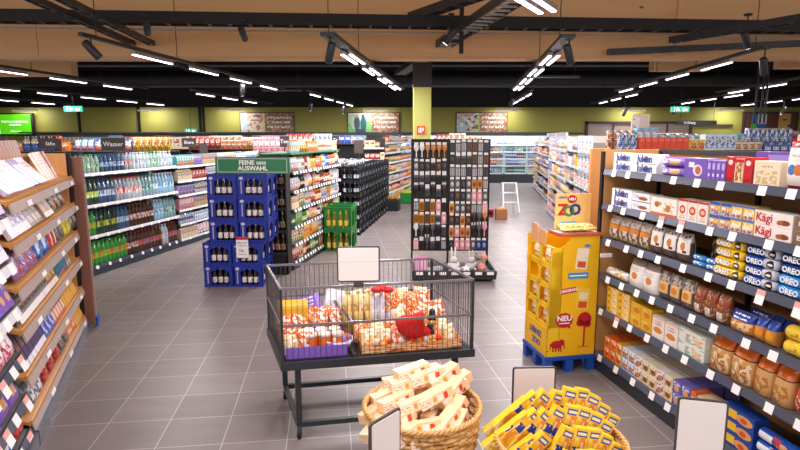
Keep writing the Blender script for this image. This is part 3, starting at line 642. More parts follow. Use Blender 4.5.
bg('clearor', 'clear biscuit bag with golden label', .11, .08, .19, '6b5a4c', [('blob', 'b8aca0', (0, 1, .6, 1), 6, .45), ('rect', 'e9c084', (.1, .9, .25, .66)), ('disc', 'e08a2c', (.5, .45, .26, .12))])
bg('brred', 'brown biscuit bag with white label', .09, .08, .18, '7a5038', [('blob', 'a83a26', (0, 1, .5, .95), 5, .5), ('rect', 'eadfd2', (.05, .7, .1, .4)), ('blob', 'c49a6a', (0, 1, .1, .9), 8, .6)])
bg('bluor', 'blue and orange bread roll bag', .17, .09, .12, 'd98a3a', [('rect', '2146a0', (0, 1, .6, 1)), ('blob', 'f4d6a4', (.05, .95, .05, .58), 5, .5), ('lines', 'ffffff', (.2, .8, .66, .9), 6)])
bg('bluor2', 'blue-topped orange biscuit bag', .068, .09, .13, 'cf8a44', [('rect', '22479e', (0, 1, .66, 1)), ('disc', 'ec9a2e', (.5, .4, .38, .2))])
rl('grroll', 'yellow and green biscuit roll', .25, .038, 'eecb3c', [('rect', 'a5cf3c', (.42, .85, 0, 1)), ('disc', '2a58b0', (.9, .5, .12, .5)), ('blob', 'c4822a', (.05, .45, .1, .6), 6, .55)])
x = RR.run('clroll', .05, 1, .81, S[4], jr=0); x = RR.run('whgable', .35, 2, .81, S[4], side='far end'); x = RR.run('clearor', x+.01, 3, .81, S[4], side='far end'); x = RR.run('brred', x, 3, .81, S[4], side='far end')
RR.run('bluor', x+.01, 1, .81, S[4]); RR.run('bluor', x+.01, 1, .81, S[4], y=.17, extra=' behind the other', stack=1); x = RR.run('bluor2', x+.19, 2, .81, S[4], side='far end', rows=2)
RR.run('grroll', 1.72, 1, .81, S[4], stack=2, jr=10); RR.run('grroll', 1.72, 1, .81+.155, S[4], y=.1, jr=6, extra=' on top of the pile'); RR.run('grroll', 2.0, 2, .81, S[4], extra=' near the edge', stack=2, side='far end')
bx('yel4', 'flat yellow biscuit box', .15, .1, .05, 'f3c43a', [('blob', 'faf3e0', (.4, .95, .1, .9), 4, .5), ('rect', 'b98a2a', (.08, .3, .3, .7))])
bx('yel2', 'golden yellow waffle box', .12, .1, .085, 'f0bb34', [('disc', 'd98a2a', (.6, .38, .3, .22)), ('lines', 'fff6dc', (.1, .7, .62, .85), 6)])
bx('whor2', 'white box with orange waffle picture', .13, .1, .15, 'f8ebe2', [('disc', 'd98a34', (.5, .38, .36, .14)), ('lines', 'b0404a', (.25, .75, .62, .8), 8), ('rect', 'e8c9b6', (0, 1, .9, 1))])
bx('whgr', 'pale green box with strawberries', .24, .1, .078, 'eaf0e2', [('blob', 'd9563c', (.3, .95, .1, .7), 5, .56), ('blob', '9cc8b4', (0, 1, 0, 1), 4, .58), ('disc', 'f0c79a', (.75, .35, .13, .25))])
bg('ortop', 'clear cookie tray pack with orange top', .16, .12, .21, 'd49a5c', [('rect', 'd8661a', (0, 1, .72, 1)), ('rect', '3a2418', (0, 1, .68, .715)), ('blob', '9a5f30', (.15, .85, .1, .5), 11, .5), ('blob', 'ecd2a8', (.05, .95, .05, .66), 6, .55)], flat=True)
bg('ortop2', 'narrow golden cookie pack with orange top', .115, .12, .21, 'd9a468', [('rect', 'd8661a', (0, 1, .7, 1)), ('rect', '3a2418', (0, 1, .665, .695)), ('blob', 'b07a40', (.1, .9, .05, .5), 8, .5)], flat=True)
bg('redor', 'red and white bag of round sweets', .17, .1, .17, 'e0482a', [('blob', 'f6e8dc', (.05, .95, .05, .6), 9, .5), ('blob', '8a4a30', (.05, .95, .05, .6), 8, .6)])
x = RR.run('yel4', .1, 2, .53, S[5], stack=4, side='far end'); x = RR.run('yel2', x+.01, 2, .53, S[5], stack=2, side='far end', rows=2); x = RR.run('whor2', x+.01, 2, .53, S[5], side='far end', rows=2); x = RR.run('whgr', x, 1, .53, S[5], stack=2, rows=2)
x = RR.run('ortop', 1.22, 2, .53, S[5], side='far end'); x = RR.run('ortop2', x+.005, 2, .53, S[5], side='far end'); x = RR.run('redor', x+.01, 3, .53, S[5], side='far end')
def tiny(key, desc, base, c2, c3): return bx(key, desc, .078, .12, .085, base, [('blob', c2, (.05, .95, .1, .9), 4, .47), ('disc', c3, (.5, .42, .3, .25)), ('blob', 'fbf6ee', (.1, .9, .6, .95), 6, .5)])
T6 = [tiny('t_or', 'orange biscuit box', 'e8661c', 'f59a3c', 'd64a14'), tiny('t_yo', 'yellow orange biscuit box', 'e9b04a', 'd87a24', 'c4551c'), tiny('t_bl', 'white and blue biscuit box', 'e8eef6', '2c5fb0', 'd0884c'),
      tiny('t_rw', 'red and white biscuit box', 'f4ece6', 'b53a34', 'c98a5c'), tiny('t_yw', 'cream and yellow biscuit box', 'f1e7c8', 'd9a93a', '8a4f2c'), tiny('t_pu', 'blue and purple biscuit box', '7f6fc0', '3c57ac', 'e2a860')]
x = .1
for i, (q, n) in enumerate(((0, 2), (1, 1), (2, 2), (3, 1), (4, 2), (3, 1), (4, 1), (5, 2))):
    e_ = '' if i not in (5, 6) else ' toward the purple ones'
    x = RR.run(T6[q], x, n, .15, S[6], stack=2, rows=3, side='far end', extra=e_, jr=1)
bx('orslim', 'upright orange box', .05, .12, .17, 'e8702c', [('rect', 'f8d9b0', (.2, .8, .5, .8))]); bx('crcook', 'cream box with brown cookies', .09, .12, .165, 'ecd0a6', [('disc', '9a5a2e', (.5, .25, .3, .15)), ('disc', '9a5a2e', (.5, .62, .3, .15)), ('rect', '9cc4cc', (0, .2, 0, 1))])
bx('blyel', 'long blue and yellow biscuit box', .24, .1, .075, '24469c', [('rect', 'f2c22c', (.12, .5, .2, .85)), ('disc', 'e8a45c', (.72, .45, .24, .36)), ('disc', 'd0552c', (.7, .4, .1, .2))])
rl('blroll', 'blue and white cookie roll', .26, .034, '2450a8', [('rect', 'e4ecf4', (.06, .4, .2, .8)), ('disc', 'd8a878', (.66, .4, .16, .36)), ('blob', 'c43c4c', (.4, .6, .2, .9), 4, .45)])
x = RR.run('orslim', x, 1, .15, S[6]); x = RR.run('crcook', x, 2, .15, S[6], side='far end'); x = RR.run('blyel', x+.01, 1, .15, S[6], stack=3); x = RR.run('blroll', x+.01, 2, .15, S[6], stack=3, side='far end', jr=6)

BG0 = bg
def bg(*a, **k): k.setdefault('name', 'sweet_bag'); return BG0(*a, **k)
# ---- chocolate rack on the left: oak bay with sloping shelves
P = (-2.205, 3.198); Q = (-3.063, 5.361); a = along(P, Q)
LR = Rack('chocolate_rack', 'oak chocolate rack with sloping shelves and red-brown end post at left', 'shelf rack', (P[0]-.07, P[1]+.035), a, 2.25, .5, 1.74, 'the oak rack')
LR.base(.1, SLATE, -.045); LR.back(BACKW)
MB().box(0, 2.25, .34, .5, 1.715, 1.74).build('top_board', WOOD, LR.o); MB().box(.4, 2.25, .32, .338, 1.65, 1.712).build('header_strip', mat('brown_header', '5a4640', .5), LR.o)
MB().box(2.25, 2.275, .03, .5, 0, 1.74).build('side_panel', WOODV, LR.o)
MB().box(2.29, 2.33, -.005, .03, .0, 1.74).build('upright', BLACK, LR.o)
MB().box(2.335, 2.46, -.085, .5, .04, 1.70, 0, c=.006).box(2.46, 2.475, -.087, .5, .04, 1.70, 1).build('end_panel', [BROWNP, mat('pale_edge', 'cdb9b4', .4)], LR.o)
tg_ = MB().box(2.37, 2.52, -.105, -.087, .0, .1).build('blue_foot', mat('royal_blue_plastic', '1f4fb0', .4), LR.o)
ACR = mat('grey_brown_front_strip', 'b8a59c', .25)
def lshelf(z, tags=3):
    b = MB().box(0, 2.25, .0, .42, -.018, 0).build('shelf', WOOD, LR.o, (0, 0, z), (rad(18), 0, 0))
    MB().box(0, 2.25, -.012, .0, -.025, .012).build('wooden_lip', wood('golden_lip', 'e2a04c', 'cf8a38', 0, .4), b)
    r = MB().box(0, 2.25, -.010, -.0, -.062, .0).build('front_strip', ACR, b, (0, -.013, -.01), (rad(-30), 0, 0))
    for i in range(tags): MB().box(-.06, .06, -.002, 0, -.035, .0).build('price_tag', TAGW, r, (.35+i*.8+R.random()*.3, -.013, -.02))
LZ = [1.5, 1.25, .98, .72, .43, .14]
for z in LZ: lshelf(z+.02)
LS = ['', 'top oak shelf at left', 'second oak shelf at left', 'third oak shelf at left', 'fourth oak shelf at left', 'fifth oak shelf at left', 'lowest oak shelf at left']
def slab(key, desc, w, th, h, base, layers): return bx(key, desc, w, th, h, base, layers, name='chocolate_bar')
def lay(rack, key, x, n, z, where, rows=1, lean=-62, step=.05, y0=.0, layers=1, tilt=18, gap=.006, jr=5, side='near end'):
    k = K[key]; w_ = k['w']*(1.2 if rows > 1 and lean > -70 else 1.)+gap
    for i in range(n):
        for r in range(rows):
            for q in range(layers):
                th = k['d']; y = y0+r*step-.004+th*.5-(.016 if th > .035 else 0); lean_ = lean*(.62 if lean <= -70 else .45)
                zz = z+math.tan(rad(tilt))*y+th/2/max(.3, math.cos(rad(90+lean-tilt)))*1.0+q*th*1.08+.006
                pos = [f'{ordn(i+1)} from the {side}'] if n > 1 else []
                if rows > 1: pos.append(f'row {r+1}' if r else 'front row')
                if layers > 1: pos.append('lower' if q == 0 else 'upper')
                lab = f'{k["desc"]}, {" ".join(pos)}, {where}' if pos else f'{k["desc"]}, {where}'
                rack.place(key, x+w_*(i+.5)+(R.random()-.5)*.006, y, zz, lab, f'{k["desc"]} on {where}' if n*rows*layers > 1 else None, (R.random()-.5)*jr, lean_, 1.2 if rows > 1 and lean > -70 else 1.)
    return x+w_*n
slab('lav', 'large lavender chocolate bar', .15, .025, .27, 'cdc4e6', [('blob', 'f2eefa', (.1, .9, .3, .9), 2, .5), ('rect', '6a63a8', (0, .1, 0, 1)), ('lines', '8a7fc0', (.2, .8, .1, .3), 9)])
slab('whbar', 'large white chocolate bar', .2, .025, .25, 'f8eef0', [('blob', 'f6dfe0', (0, 1, 0, 1), 3, .5), ('lines', 'd8a0a4', (.2, .8, .6, .8), 8)])
slab('purwh', 'violet and white chocolate bar', .11, .025, .24, '6d5a9c', [('rect', 'ece6f4', (.3, 1, 0, .8)), ('lines', '6d5a9c', (.4, .9, .2, .6), 8)])
slab('crbar', 'cream chocolate bar', .1, .025, .24, 'f1ddd0', [('lines', 'b9806a', (.2, .8, .5, .8), 9), ('rect', 'd9a07c', (0, .12, 0, 1))])
slab('orbar', 'orange brown chocolate bar', .09, .025, .24, 'c8703c', [('rect', 'efd0b0', (.15, .85, .1, .4)), ('blob', '8a3a24', (0, 1, .4, 1), 5, .5)])
slab('brslab', 'grey-brown chocolate bar', .1, .025, .2, '8d7a72', [('rect', 'c9bcb6', (.12, .88, .1, .3)), ('lines', 'e6dcd4', (.2, .8, .5, .8), 8)])
slab('tanbar', 'tan chocolate box', .12, .04, .22, 'a98572', [('rect', 'efe2da', (.0, 1, 0, .14)), ('lines', '6a4a40', (.2, .8, .5, .8), 8)])
slab('wpslab', 'white and violet chocolate bar', .1, .025, .16, 'efe9f2', [('blob', '9a84c8', (0, 1, .3, 1), 4, .5)])
bg('nuts', 'dark bag with roasted nuts picture', .2, .05, .2, '2c201c', [('blob', 'e09a5c', (.2, .9, .05, .45), 5, .5), ('blob', '7a4a34', (0, 1, .4, 1), 6, .6)])
x = lay(LR, 'lav', .06, 2, 1.53, LS[1], rows=2, step=.16, lean=-72); x = lay(LR, 'whbar', x, 2, 1.53, LS[1], rows=2, step=.16, lean=-72); x = lay(LR, 'purwh', x, 2, 1.53, LS[1], lean=-70); x = lay(LR, 'whbar', x, 1, 1.53, LS[1]+' beyond the violet ones', lean=-70); x = lay(LR, 'crbar', x, 3, 1.53, LS[1], lean=-55)
lay(LR, 'orbar', .9, 8, 1.53, LS[1], y0=.23, lean=-30); x = lay(LR, 'orbar', x, 1, 1.53, LS[1]+' in the far corner', lean=-50)
x = lay(LR, 'wpslab', .05, 4, 1.27, LS[2], rows=2, step=.12); x = lay(LR, 'brslab', x, 3, 1.27, LS[2], rows=2, step=.1); x = lay(LR, 'tanbar', x, 2, 1.27, LS[2], rows=2, step=.1); x = lay(LR, 'nuts', x+.02, 3, 1.27, LS[2], lean=-50); 
bg('bluwh', 'blue and white sweet bag', .17, .05, .2, '3a78c8', [('blob', 'dfeaf6', (.1, .9, .2, .9), 3, .52), ('rect', '1f3f8a', (0, 1, 0, .15))])
bg('redst', 'red and white striped sweet bag', .1, .05, .2, 'c9382c', [('rect', 'f4ece4', (.3, .7, .1, .9))])
bg('grysw', 'grey-brown sweet bag', .15, .05, .19, '8a7a70', [('blob', '54443c', (0, 1, 0, 1), 5, .5), ('blob', 'd8cfc4', (.1, .9, .4, .9), 4, .6)])
bg('yelsw', 'bright yellow sweet bag', .12, .05, .2, 'e6d51e', [('blob', '8a8a1c', (0, 1, 0, 1), 5, .6)])
bg('drksw', 'dark grey sweet bag', .16, .05, .2, '4a4444', [('blob', 'a39a94', (.1, .9, .2, .8), 4, .52)])
bg('redpl', 'red and violet sweet bag', .15, .05, .18, 'b0403c', [('blob', '8a6ab0', (0, 1, 0, 1), 4, .5), ('blob', 'f2dcd4', (.1, .9, .2, .8), 5, .58)])
x = lay(LR, 'redpl', .06, 3, 1.0, LS[3], lean=-50, rows=2, step=.13); x = lay(LR, 'bluwh', x, 2, 1.0, LS[3], lean=-35, rows=2, step=.12); x = lay(LR, 'redst', x, 2, 1.0, LS[3], lean=-28, rows=2, step=.1); x = lay(LR, 'grysw', x, 2, 1.0, LS[3], lean=-35, rows=2, step=.1); x = lay(LR, 'yelsw', x, 2, 1.0, LS[3], lean=-25, rows=2, step=.1); x = lay(LR, 'drksw', x, 2, 1.0, LS[3], lean=-30, rows=2, step=.1)
slab('silv', 'silver brown chocolate bar', .075, .025, .18, '8c7f78', [('rect', '5a4038', (.1, .9, .3, .9)), ('rect', 'f4f0ee', (0, 1, 0, .2)), ('lines', 'd9d0ca', (.2, .8, .4, .8), 7)])
slab('brgl', 'brown and gold chocolate bar', .08, .025, .18, '8a5a30', [('rect', 'd9a444', (.1, .9, .3, .6)), ('rect', 'f2e6d4', (0, 1, 0, .2))])
bg('tealb', 'teal and white sweet bag', .17, .05, .19, '2f6f8a', [('rect', 'eef4f4', (0, 1, .6, .85)), ('rect', 'c4302c', (.4, 1, 0, .15))])
slab('blubx', 'blue and violet chocolate box', .09, .03, .18, '3f5fb8', [('blob', 'd9c9ec', (.1, .9, .1, .9), 4, .5)])
slab('orst', 'orange red chocolate bar', .07, .025, .2, 'd9602c', [('rect', 'f0d4c0', (.1, .9, .1, .4)), ('blob', '7a3a2c', (0, 1, .4, 1), 5, .5)])
slab('yelst', 'golden yellow chocolate bar', .075, .025, .2, 'e6ac34', [('blob', 'c4561c', (0, 1, .4, 1), 5, .5)])
slab('drkpu', 'dark violet chocolate bar', .075, .025, .2, '57406a', [('rect', '9a6a5a', (.1, .9, .5, .8)), ('rect', 'efeaf4', (0, 1, 0, .18))])
x = lay(LR, 'silv', .06, 9, .74, LS[4], lean=-48, rows=2, step=.12); x = lay(LR, 'brgl', x, 3, .74, LS[4], lean=-45, rows=2, step=.12); x = lay(LR, 'tealb', x, 2, .74, LS[4], lean=-40, rows=2, step=.12); x = lay(LR, 'brslab', x, 2, .74, LS[4], lean=-30)
x = lay(LR, 'drkpu', .06, 6, .45, LS[5], lean=-48, rows=2, step=.12); x = lay(LR, 'blubx', x, 3, .45, LS[5], lean=-45, rows=2, step=.12); x = lay(LR, 'orst', x, 5, .45, LS[5], lean=-45, rows=2, step=.12); x = lay(LR, 'yelst', x, 6, .45, LS[5], lean=-45, rows=2, step=.12)
bg('redbg', 'glossy red sweet bag', .17, .06, .22, 'c42a20', [('blob', '7a1c1c', (0, 1, 0, 1), 5, .52), ('blob', 'f4d0c0', (.1, .9, .2, .9), 5, .64)])
bg('orbg', 'orange sweet bag', .16, .06, .21, 'e8804a', [('blob', 'f4c8a0', (.1, .9, .1, .9), 4, .5)])
bg('whbg', 'white and grey sweet bag', .15, .06, .2, 'e9e6ea', [('blob', '7f8a94', (0, 1, .1, .9), 4, .52), ('blob', '3a3f54', (0, 1, 0, .4), 5, .55)])
x = lay(LR, 'whbg', .06, 2, .16, LS[6], lean=-45, rows=2, step=.13); x = lay(LR, 'redbg', x, 3, .16, LS[6], lean=-42, rows=2, step=.13); x = lay(LR, 'grysw', x, 2, .16, LS[6], lean=-40, rows=2, step=.13); x = lay(LR, 'orbg', x, 2, .16, LS[6], lean=-40, rows=2, step=.13); x = lay(LR, 'yelst', x, 4, .16, LS[6], lean=-45, rows=2, step=.12)

# near metal bay at the left edge
e = ((Q[0]-P[0]), (Q[1]-P[1])); Ln = math.hypot(*e); e = (e[0]/Ln, e[1]/Ln)
NR = Rack('sweets_rack', 'grey metal sweets rack with white price rails at the left picture edge', 'shelf rack', (P[0]-.07-e[0]*1.82, P[1]+.035-e[1]*1.82), a, 1.8, .5, 1.72, 'the left edge rack')
NR.base(.1, SLATE, -.045); NR.back(BACKW); NR.posts([.02, 1.78], BLACK, .46)
MB().box(1.775, 1.8, .06, .5, 0, 1.72).build('side_panel', WOODV, NR.o); MB().box(0, 1.8, .36, .5, 1.70, 1.72).build('top_board', WOOD, NR.o)
NZ = [1.43, 1.17, .9, .62, .36, .13]
slab('pur', 'purple chocolate bar', .085, .022, .17, '7d52b8', [('blob', 'f0e6fa', (.1, .9, .5, .9), 5, .55), ('disc', 'e0a468', (.55, .3, .28, .14))])
bg('purb', 'purple sweet bag', .15, .05, .19, '7a4fb0', [('blob', 'd9c4ee', (.1, .9, .2, .9), 4, .55), ('disc', 'e29a4c', (.5, .4, .25, .2))])
bg('pinb', 'pink and white sweet bag', .14, .05, .18, 'e6a8b8', [('blob', 'fbf4f4', (.1, .9, .2, .9), 4, .5), ('blob', 'b04a5a', (0, 1, 0, .4), 5, .55)])
bg('blwb', 'blue white and red sweet bag', .17, .06, .2, '2f62b0', [('blob', 'f4f4fa', (.15, .85, .1, .9), 3, .47), ('blob', 'd04a3c', (.2, .8, .2, .7), 6, .58)])
bg('beib', 'beige orange sweet bag', .18, .06, .2, 'ecc68c', [('blob', 'f7e6c8', (.1, .9, .1, .9), 3, .5), ('blob', 'd0703c', (.1, .9, .1, .6), 6, .6)])
NS = ['topmost shelf, left edge rack', 'second shelf, left edge rack', 'third shelf, left edge rack', 'fourth shelf, left edge rack', 'fifth shelf, left edge rack', 'lowest shelf, left edge rack']
for i, z in enumerate(NZ):
    sh = NR.shelf(z, SHELFM, RAILW if i < 3 else SLATE, .0, 9, rh=.055, tilt=14, pink=(5, 6, 8) if i > 2 else (), tagw=.09)
mixes = [['lav', 'purwh', 'lav'], ['wpslab', 'pur', 'purwh'], ['pur', 'redpl', 'pur'], ['pur', 'purb', 'pinb'], ['purb', 'pur', 'purb'], ['beib', 'blwb', 'purb']]
for i, z in enumerate(NZ):
    x = .75 if i < 4 else .7; j = 0
    while x < 1.6:
        k_ = mixes[i][j % 3] if i < 5 else ['purb', 'purb', 'beib', 'blwb', 'redbg', 'purb'][min(j, 5)]
        n = 2 if i < 5 else 1
        if x+n*(K[k_]['w']*1.2+.006) > 1.775: break
        lab = NS[i] + (['', ' further along', ' at its far end', ' past the middle', ' near the oak bay', ' end', ' last'][min(j, 6)])
        x = lay(NR, k_, x, n, z+.01, lab, lean=-50, rows=2, step=.11, tilt=14, y0=.0); j += 1
# ---- water rack on the left
P = (-4.2, 7.49); e = (.186, .983); a = math.atan2(e[1], e[0])
WR = Rack('water_rack', 'long dark-based rack of water bottles behind the oak rack at left', 'shelf rack', P, a, 2.15, .55, 1.5, 'water rack')
WR.base(.11, mat('slate_plinth', '34424e', .35)); WR.back(mat('pale_grey_back', '9aa2a8', .5)); WR.posts([.02, 2.13], WHITE)
for z in (.13, .55, .97, 1.4): WR.shelf(z, SHELFM, RAILW if z > .2 else SLATE, 0, 9, rh=.04, tagw=.05)
def wb(key, desc, liq, lab, lab2, cap, w=.082, h=.31):
    return kind(key, m_bottle(w/2, h, [mat('liquid_'+liq, liq, .08, spec=.8), pmat('wlab_'+key, lab, [('blob', lab2, (0, 1, 0, 1), 4, .5)]), mat('cap_'+cap, cap, .4)], 9), 'water_bottle', desc, 'bottle', w, w, h)
B = [wb('w_lime', 'dark bottle with lime green label', '2c4a3c', 'a8d42c', 'e8f4a0', '1f5a3a'), wb('w_blue', 'deep blue water bottle', '3d5f80', '4a8ac8', 'dfeaf4', '2a4f8a'),
     wb('w_red', 'clear bottle with red label', '9fb0bc', 'd0342c', 'f6e8e4', 'c4302c'), wb('w_swirl', 'white bottle with red swirl', 'c9d2d6', 'f4eeea', 'd8382c', 'd8382c'),
     wb('w_teal', 'teal-labelled water bottle', '8fb4ba', '2a8f86', 'e8f4ee', '1f8a6a'), wb('w_sky', 'light blue water bottle', '9cc8e0', '5aa8d8', 'ffffff', 'f0f0f4'),
     wb('w_white', 'clear bottle with white label', 'c4d2d8', 'f0f2f4', '9ab4cc', 'e8eaee'), wb('w_brown', 'dark cola bottle with white label', '4a2c20', 'e8e0da', '9c4a34', '8a4a34'),
     wb('w_greenb', 'bright green bottle', '3f9a3c', '7ccf3c', 'e86a2c', '2a7a34'), wb('w_yel', 'dark green bottle with yellow label', '24403c', 'c9cc3c', '2a6a4a', '223a34'),
     wb('w_bluor', 'brown bottle, blue red label', '5a3424', '6a9ad0', 'd05a48', 'b0502c'), wb('w_grn', 'clear bottle with green label', 'a4c4b8', '3fa45a', 'f0f8f0', '3aa04a')]
b_ = {k_: 1 for k_ in B}
plan = {1.4: [('w_grn', 4), ('w_blue', 6), ('w_red', 2), ('w_white', 5), ('w_grn', 3), ('w_white', 4)], .97: [('w_lime', 3), ('w_blue', 4), ('w_red', 3), ('w_swirl', 4), ('w_teal', 4), ('w_sky', 6)],
        .55: [('w_greenb', 2), ('w_yel', 5), ('w_blue', 3), ('w_brown', 7), ('w_sky', 3), ('w_teal', 4)], .13: [('w_greenb', 9), ('w_brown', 3), ('w_bluor', 7), ('w_white', 2), ('w_bluor', 3)]}
nm = {1.4: 'top shelf of water rack', .97: 'second shelf of water rack', .55: 'third shelf of water rack', .13: 'bottom shelf of water rack'}
for z, pl in plan.items():
    x = .03; seen = set()
    for k_, n in pl:
        ex = '' if k_ not in seen else ' nearer the wide aisle'; seen.add(k_)
        hh = .25/.31 if z == 1.4 else .33/.31
        for i in range(n):
            for r in range(2):
                if x+.086 > 2.14: break
                lab = f'{K[k_]["desc"]}{ex}, {ordn(i+1)} from the left, {"front" if r == 0 else "back"}, {nm[z]}'
                WR.place(k_, x+.043, .06+r*.1, z+.001, lab, f'{K[k_]["desc"]}s on {nm[z]}', R.random()*360, 0, hh)
            x += .087
WR2 = Rack('drinks_rack', 'rack of pale drink packs continuing beyond the water rack', 'shelf rack', (P[0]+e[0]*2.17, P[1]+e[1]*2.17), a, 3.4, .55, 1.55, 'drinks rack')
WR2.names = {'product_box': 'drink_pack', 'product_bag': 'drink_bag'}
WR2.base(.1, mat('slate_plinth', '34424e', .35)); WR2.back(mat('pale_grey_back', '9aa2a8', .5)); WR2.posts([.02, 3.38], WHITE)
for i, z in enumerate((.12, .38, .63, .88, 1.13, 1.38)):
    WR2.shelf(z, SHELFM, RAILW, 0, 6, rh=.035)
    WR2.fill(.04, 3.36, z, .2, f'{["bottom","second lowest","third lowest","third highest","second highest","top"][i]} shelf of drinks rack', ['carton', 'box', 'bottle', 'can'], ['white', 'grey', 'pink', 'sky-blue', 'lavender', 'cream'] + (['teal', 'red'] if i > 3 else []), (.07, .1), (.14, .19), (4, 7))

# ---- grocery rack in the middle
P = (-1.513, 7.88); e = (.166, .986); a = math.atan2(e[1], e[0])
GR = Rack('grocery_rack', 'dark grocery rack of colourful jars and bags between blue and green crates', 'shelf rack', P, a, 2.5, .5, 1.62, 'grocery rack')
GR.names = {'product_box': 'grocery_box', 'product_bag': 'grocery_bag'}
GR.base(.1, DARK); GR.back(DARK); GR.posts([.02, 1.25, 2.48], DARK); GR.end(-.02, DARK, .02)
MB().box(0, 2.5, .0, .5, 1.64, 1.66).build('top_board', mat('green_header', '4c8f5e', .5), GR.o)
for i, z in enumerate((.12, .37, .62, .87, 1.13, 1.4)):
    GR.shelf(z, SHELFM, SLATE, 0, 20, rh=.04, tagw=.06)
    GR.fill(.03, 2.47, z, .2, f'{["bottom","second lowest","third lowest","third highest","second highest","top"][i]} shelf of grocery rack', ['jar', 'bag', 'box', 'bottle'],
            [['brown', 'orange', 'cream', 'red', 'green'], ['orange', 'yellow', 'lime', 'brown', 'cream'], ['brown', 'green', 'orange', 'pink', 'lime'], ['orange', 'yellow', 'red', 'white', 'cream'], ['red', 'pink', 'cream', 'brown', 'white', 'orange'], ['lime', 'orange', 'blue', 'white', 'red', 'yellow']][i], (.06, .09), (.15, .205), (2, 4))
GR.fill(.05, 2.4, 1.66, .25, 'on top of grocery rack', ['bottle', 'bag', 'box'], ['orange', 'yellow', 'cream', 'white'], (.07, .1), (.14, .18), (3, 5))
# end cabinet with dark bottles
EC = Rack('bottle_cabinet', 'narrow black end cabinet with dark wine bottles beside the blue crates', 'cabinet', (-2.07, 7.62), 0, .52, .23, 1.5, 'black end cabinet')
EC.base(.3, BLACK); EC.back(BLACK); EC.end(0, BLACK); EC.end(.515, BLACK, 0); 
kind('wine', m_longneck(.036, .27, [mat('bottle_dark', '2a1c16', .12), pmat('wine_label', '6a4a3a', [('blob', 'c9a48a', (0, 1, 0, 1), 3, .5)]), mat('cap_brown', '7d4a2c')]), 'wine_bottle', 'dark wine bottle', 'bottle', .072, .072, .27)
for i, z in enumerate((.31, .62, .93, 1.22)):
    EC.shelf(z, BLACK, BLACK, 0); EC.run('wine', .03, 6, z, ['bottom', 'second', 'third', 'top'][i]+' shelf of black end cabinet', y=.05)

# ---- crates
def crate(nx, w, d, h, ns=1):
    """beer crate: hollow, arched windows in the front and right side"""
    b = MB(); t = .014
    def wall(L, n, M):
        pw = L/n
        for i in range(n):
            x0 = i*pw; xa, xb = x0+pw*.24, x0+pw*.86; z0, z1 = h*.1, h*.88
            if n == 2: xa, xb, z0, z1 = x0+pw*.08, x0+pw*.93, h*.07, h*.95
            b.box(x0, xa, 0, t, 0, h, 0, M).box(xb, x0+pw, 0, t, 0, h, 0, M).box(xa, xb, 0, t, 0, z0, 0, M)
            arc = [(xb-(xb-xa)*k/8, z1-.06*h-.14*h*(1-math.sin(math.pi*k/8))) for k in range(9)]
            for (xa_, za), (xb_, zb) in zip(arc[:-1], arc[1:]): b.prism([(xb_, zb), (xa_, za), (xa_, h), (xb_, h)], 0, t, 0, M)
    wall(w, nx, T(-w/2, 0, 0))
    wall(d, ns, Matrix(((0, -1, 0, w/2), (1, 0, 0, 0), (0, 0, 1, 0), (0, 0, 0, 1))))
    b.box(-w/2, -w/2+t, 0, d, 0, h).box(-w/2, w/2, d-t, d, 0, h).box(-w/2, w/2, 0, d, 0, t)
    b.box(-w/2-.004, w/2+.004, -.004, .0, h-.02, h-.004).box(-w/2-.004, w/2+.004, -.004, 0, .0, .012)
    return b
BLUEP = mat('blue_crate_plastic', '1e3498', .35); GREENP = mat('green_crate_plastic', '23803a', .35); BLACKP = mat('black_crate_plastic', '1c1d22', .4)
cb = crate(1, .37, .29, .285).mesh('crate_body', [BLUEP])
em = MB(); em.prism([(-.135+.026*math.cos(k*.5236), .235+.02*math.sin(k*.5236)) for k in range(12)], -.0055, -.0005)
for k in range(7): em.box(-.142, -.128, -.0055, -.0005, .045+k*.023, .062+k*.023)
em = em.mesh('emblem', [mat('pale_emblem', 'c9c4de', .4)])
kind('beer', m_longneck(.03, .24, [mat('bottle_dark', '2a1c16', .12), pmat('beer_label', 'efe9e6', [('blob', 'c9b4b0', (0, 1, 0, 1), 4, .55)]), mat('cap_silver', 'cfd0d4', .3, .6)]), 'beer_bottle', 'brown beer bottle', 'bottle', .06, .06, .24)
MI = Matrix.Identity(4)
class Pl:      # plain placement helper with the rack interface
    place = Rack.place
    def __init__(s, M=MI): s.M = M
W0 = Pl()
rown = ['bottom', 'second', 'third', 'fourth', 'top']
for dp in range(2):
    for c in range(2):
        for r in range(5):
            off = -.045 if r < 2 else .045
            x = -2.26+c*.376+off; y = 7.0+dp*.3-(.02 if r < 2 and dp == 0 else 0); z = r*.2865
            side = 'left' if c == 0 else 'right'
            t = thing('beer_crate', f'blue beer crate, {rown[r]} row, {side} column, {"front" if dp == 0 else "back"} layer', 'crate', (x, y, z), rad((R.random()-.5)*1.5), 'blue beer crates in the stack')
            put(cb, 'crate_body', t); put(em, 'emblem', t)
            for i in range(3):
                if dp == 0: W0.place('beer', x-.065+i*.075, y+.05, z+.016, f'brown beer bottle, {["left","middle","right"][i]}, in {rown[r]} {side} blue crate', 'brown bottles in the blue crates', R.random()*360)
            if c == 1:
                for i in range(2): W0.place('beer', x+.145-.01, y+.12+i*.08, z+.016, f'brown beer bottle at side window of {rown[r]} blue crate, {["front","back"][dp]} layer', 'brown bottles in the blue crates', 0)
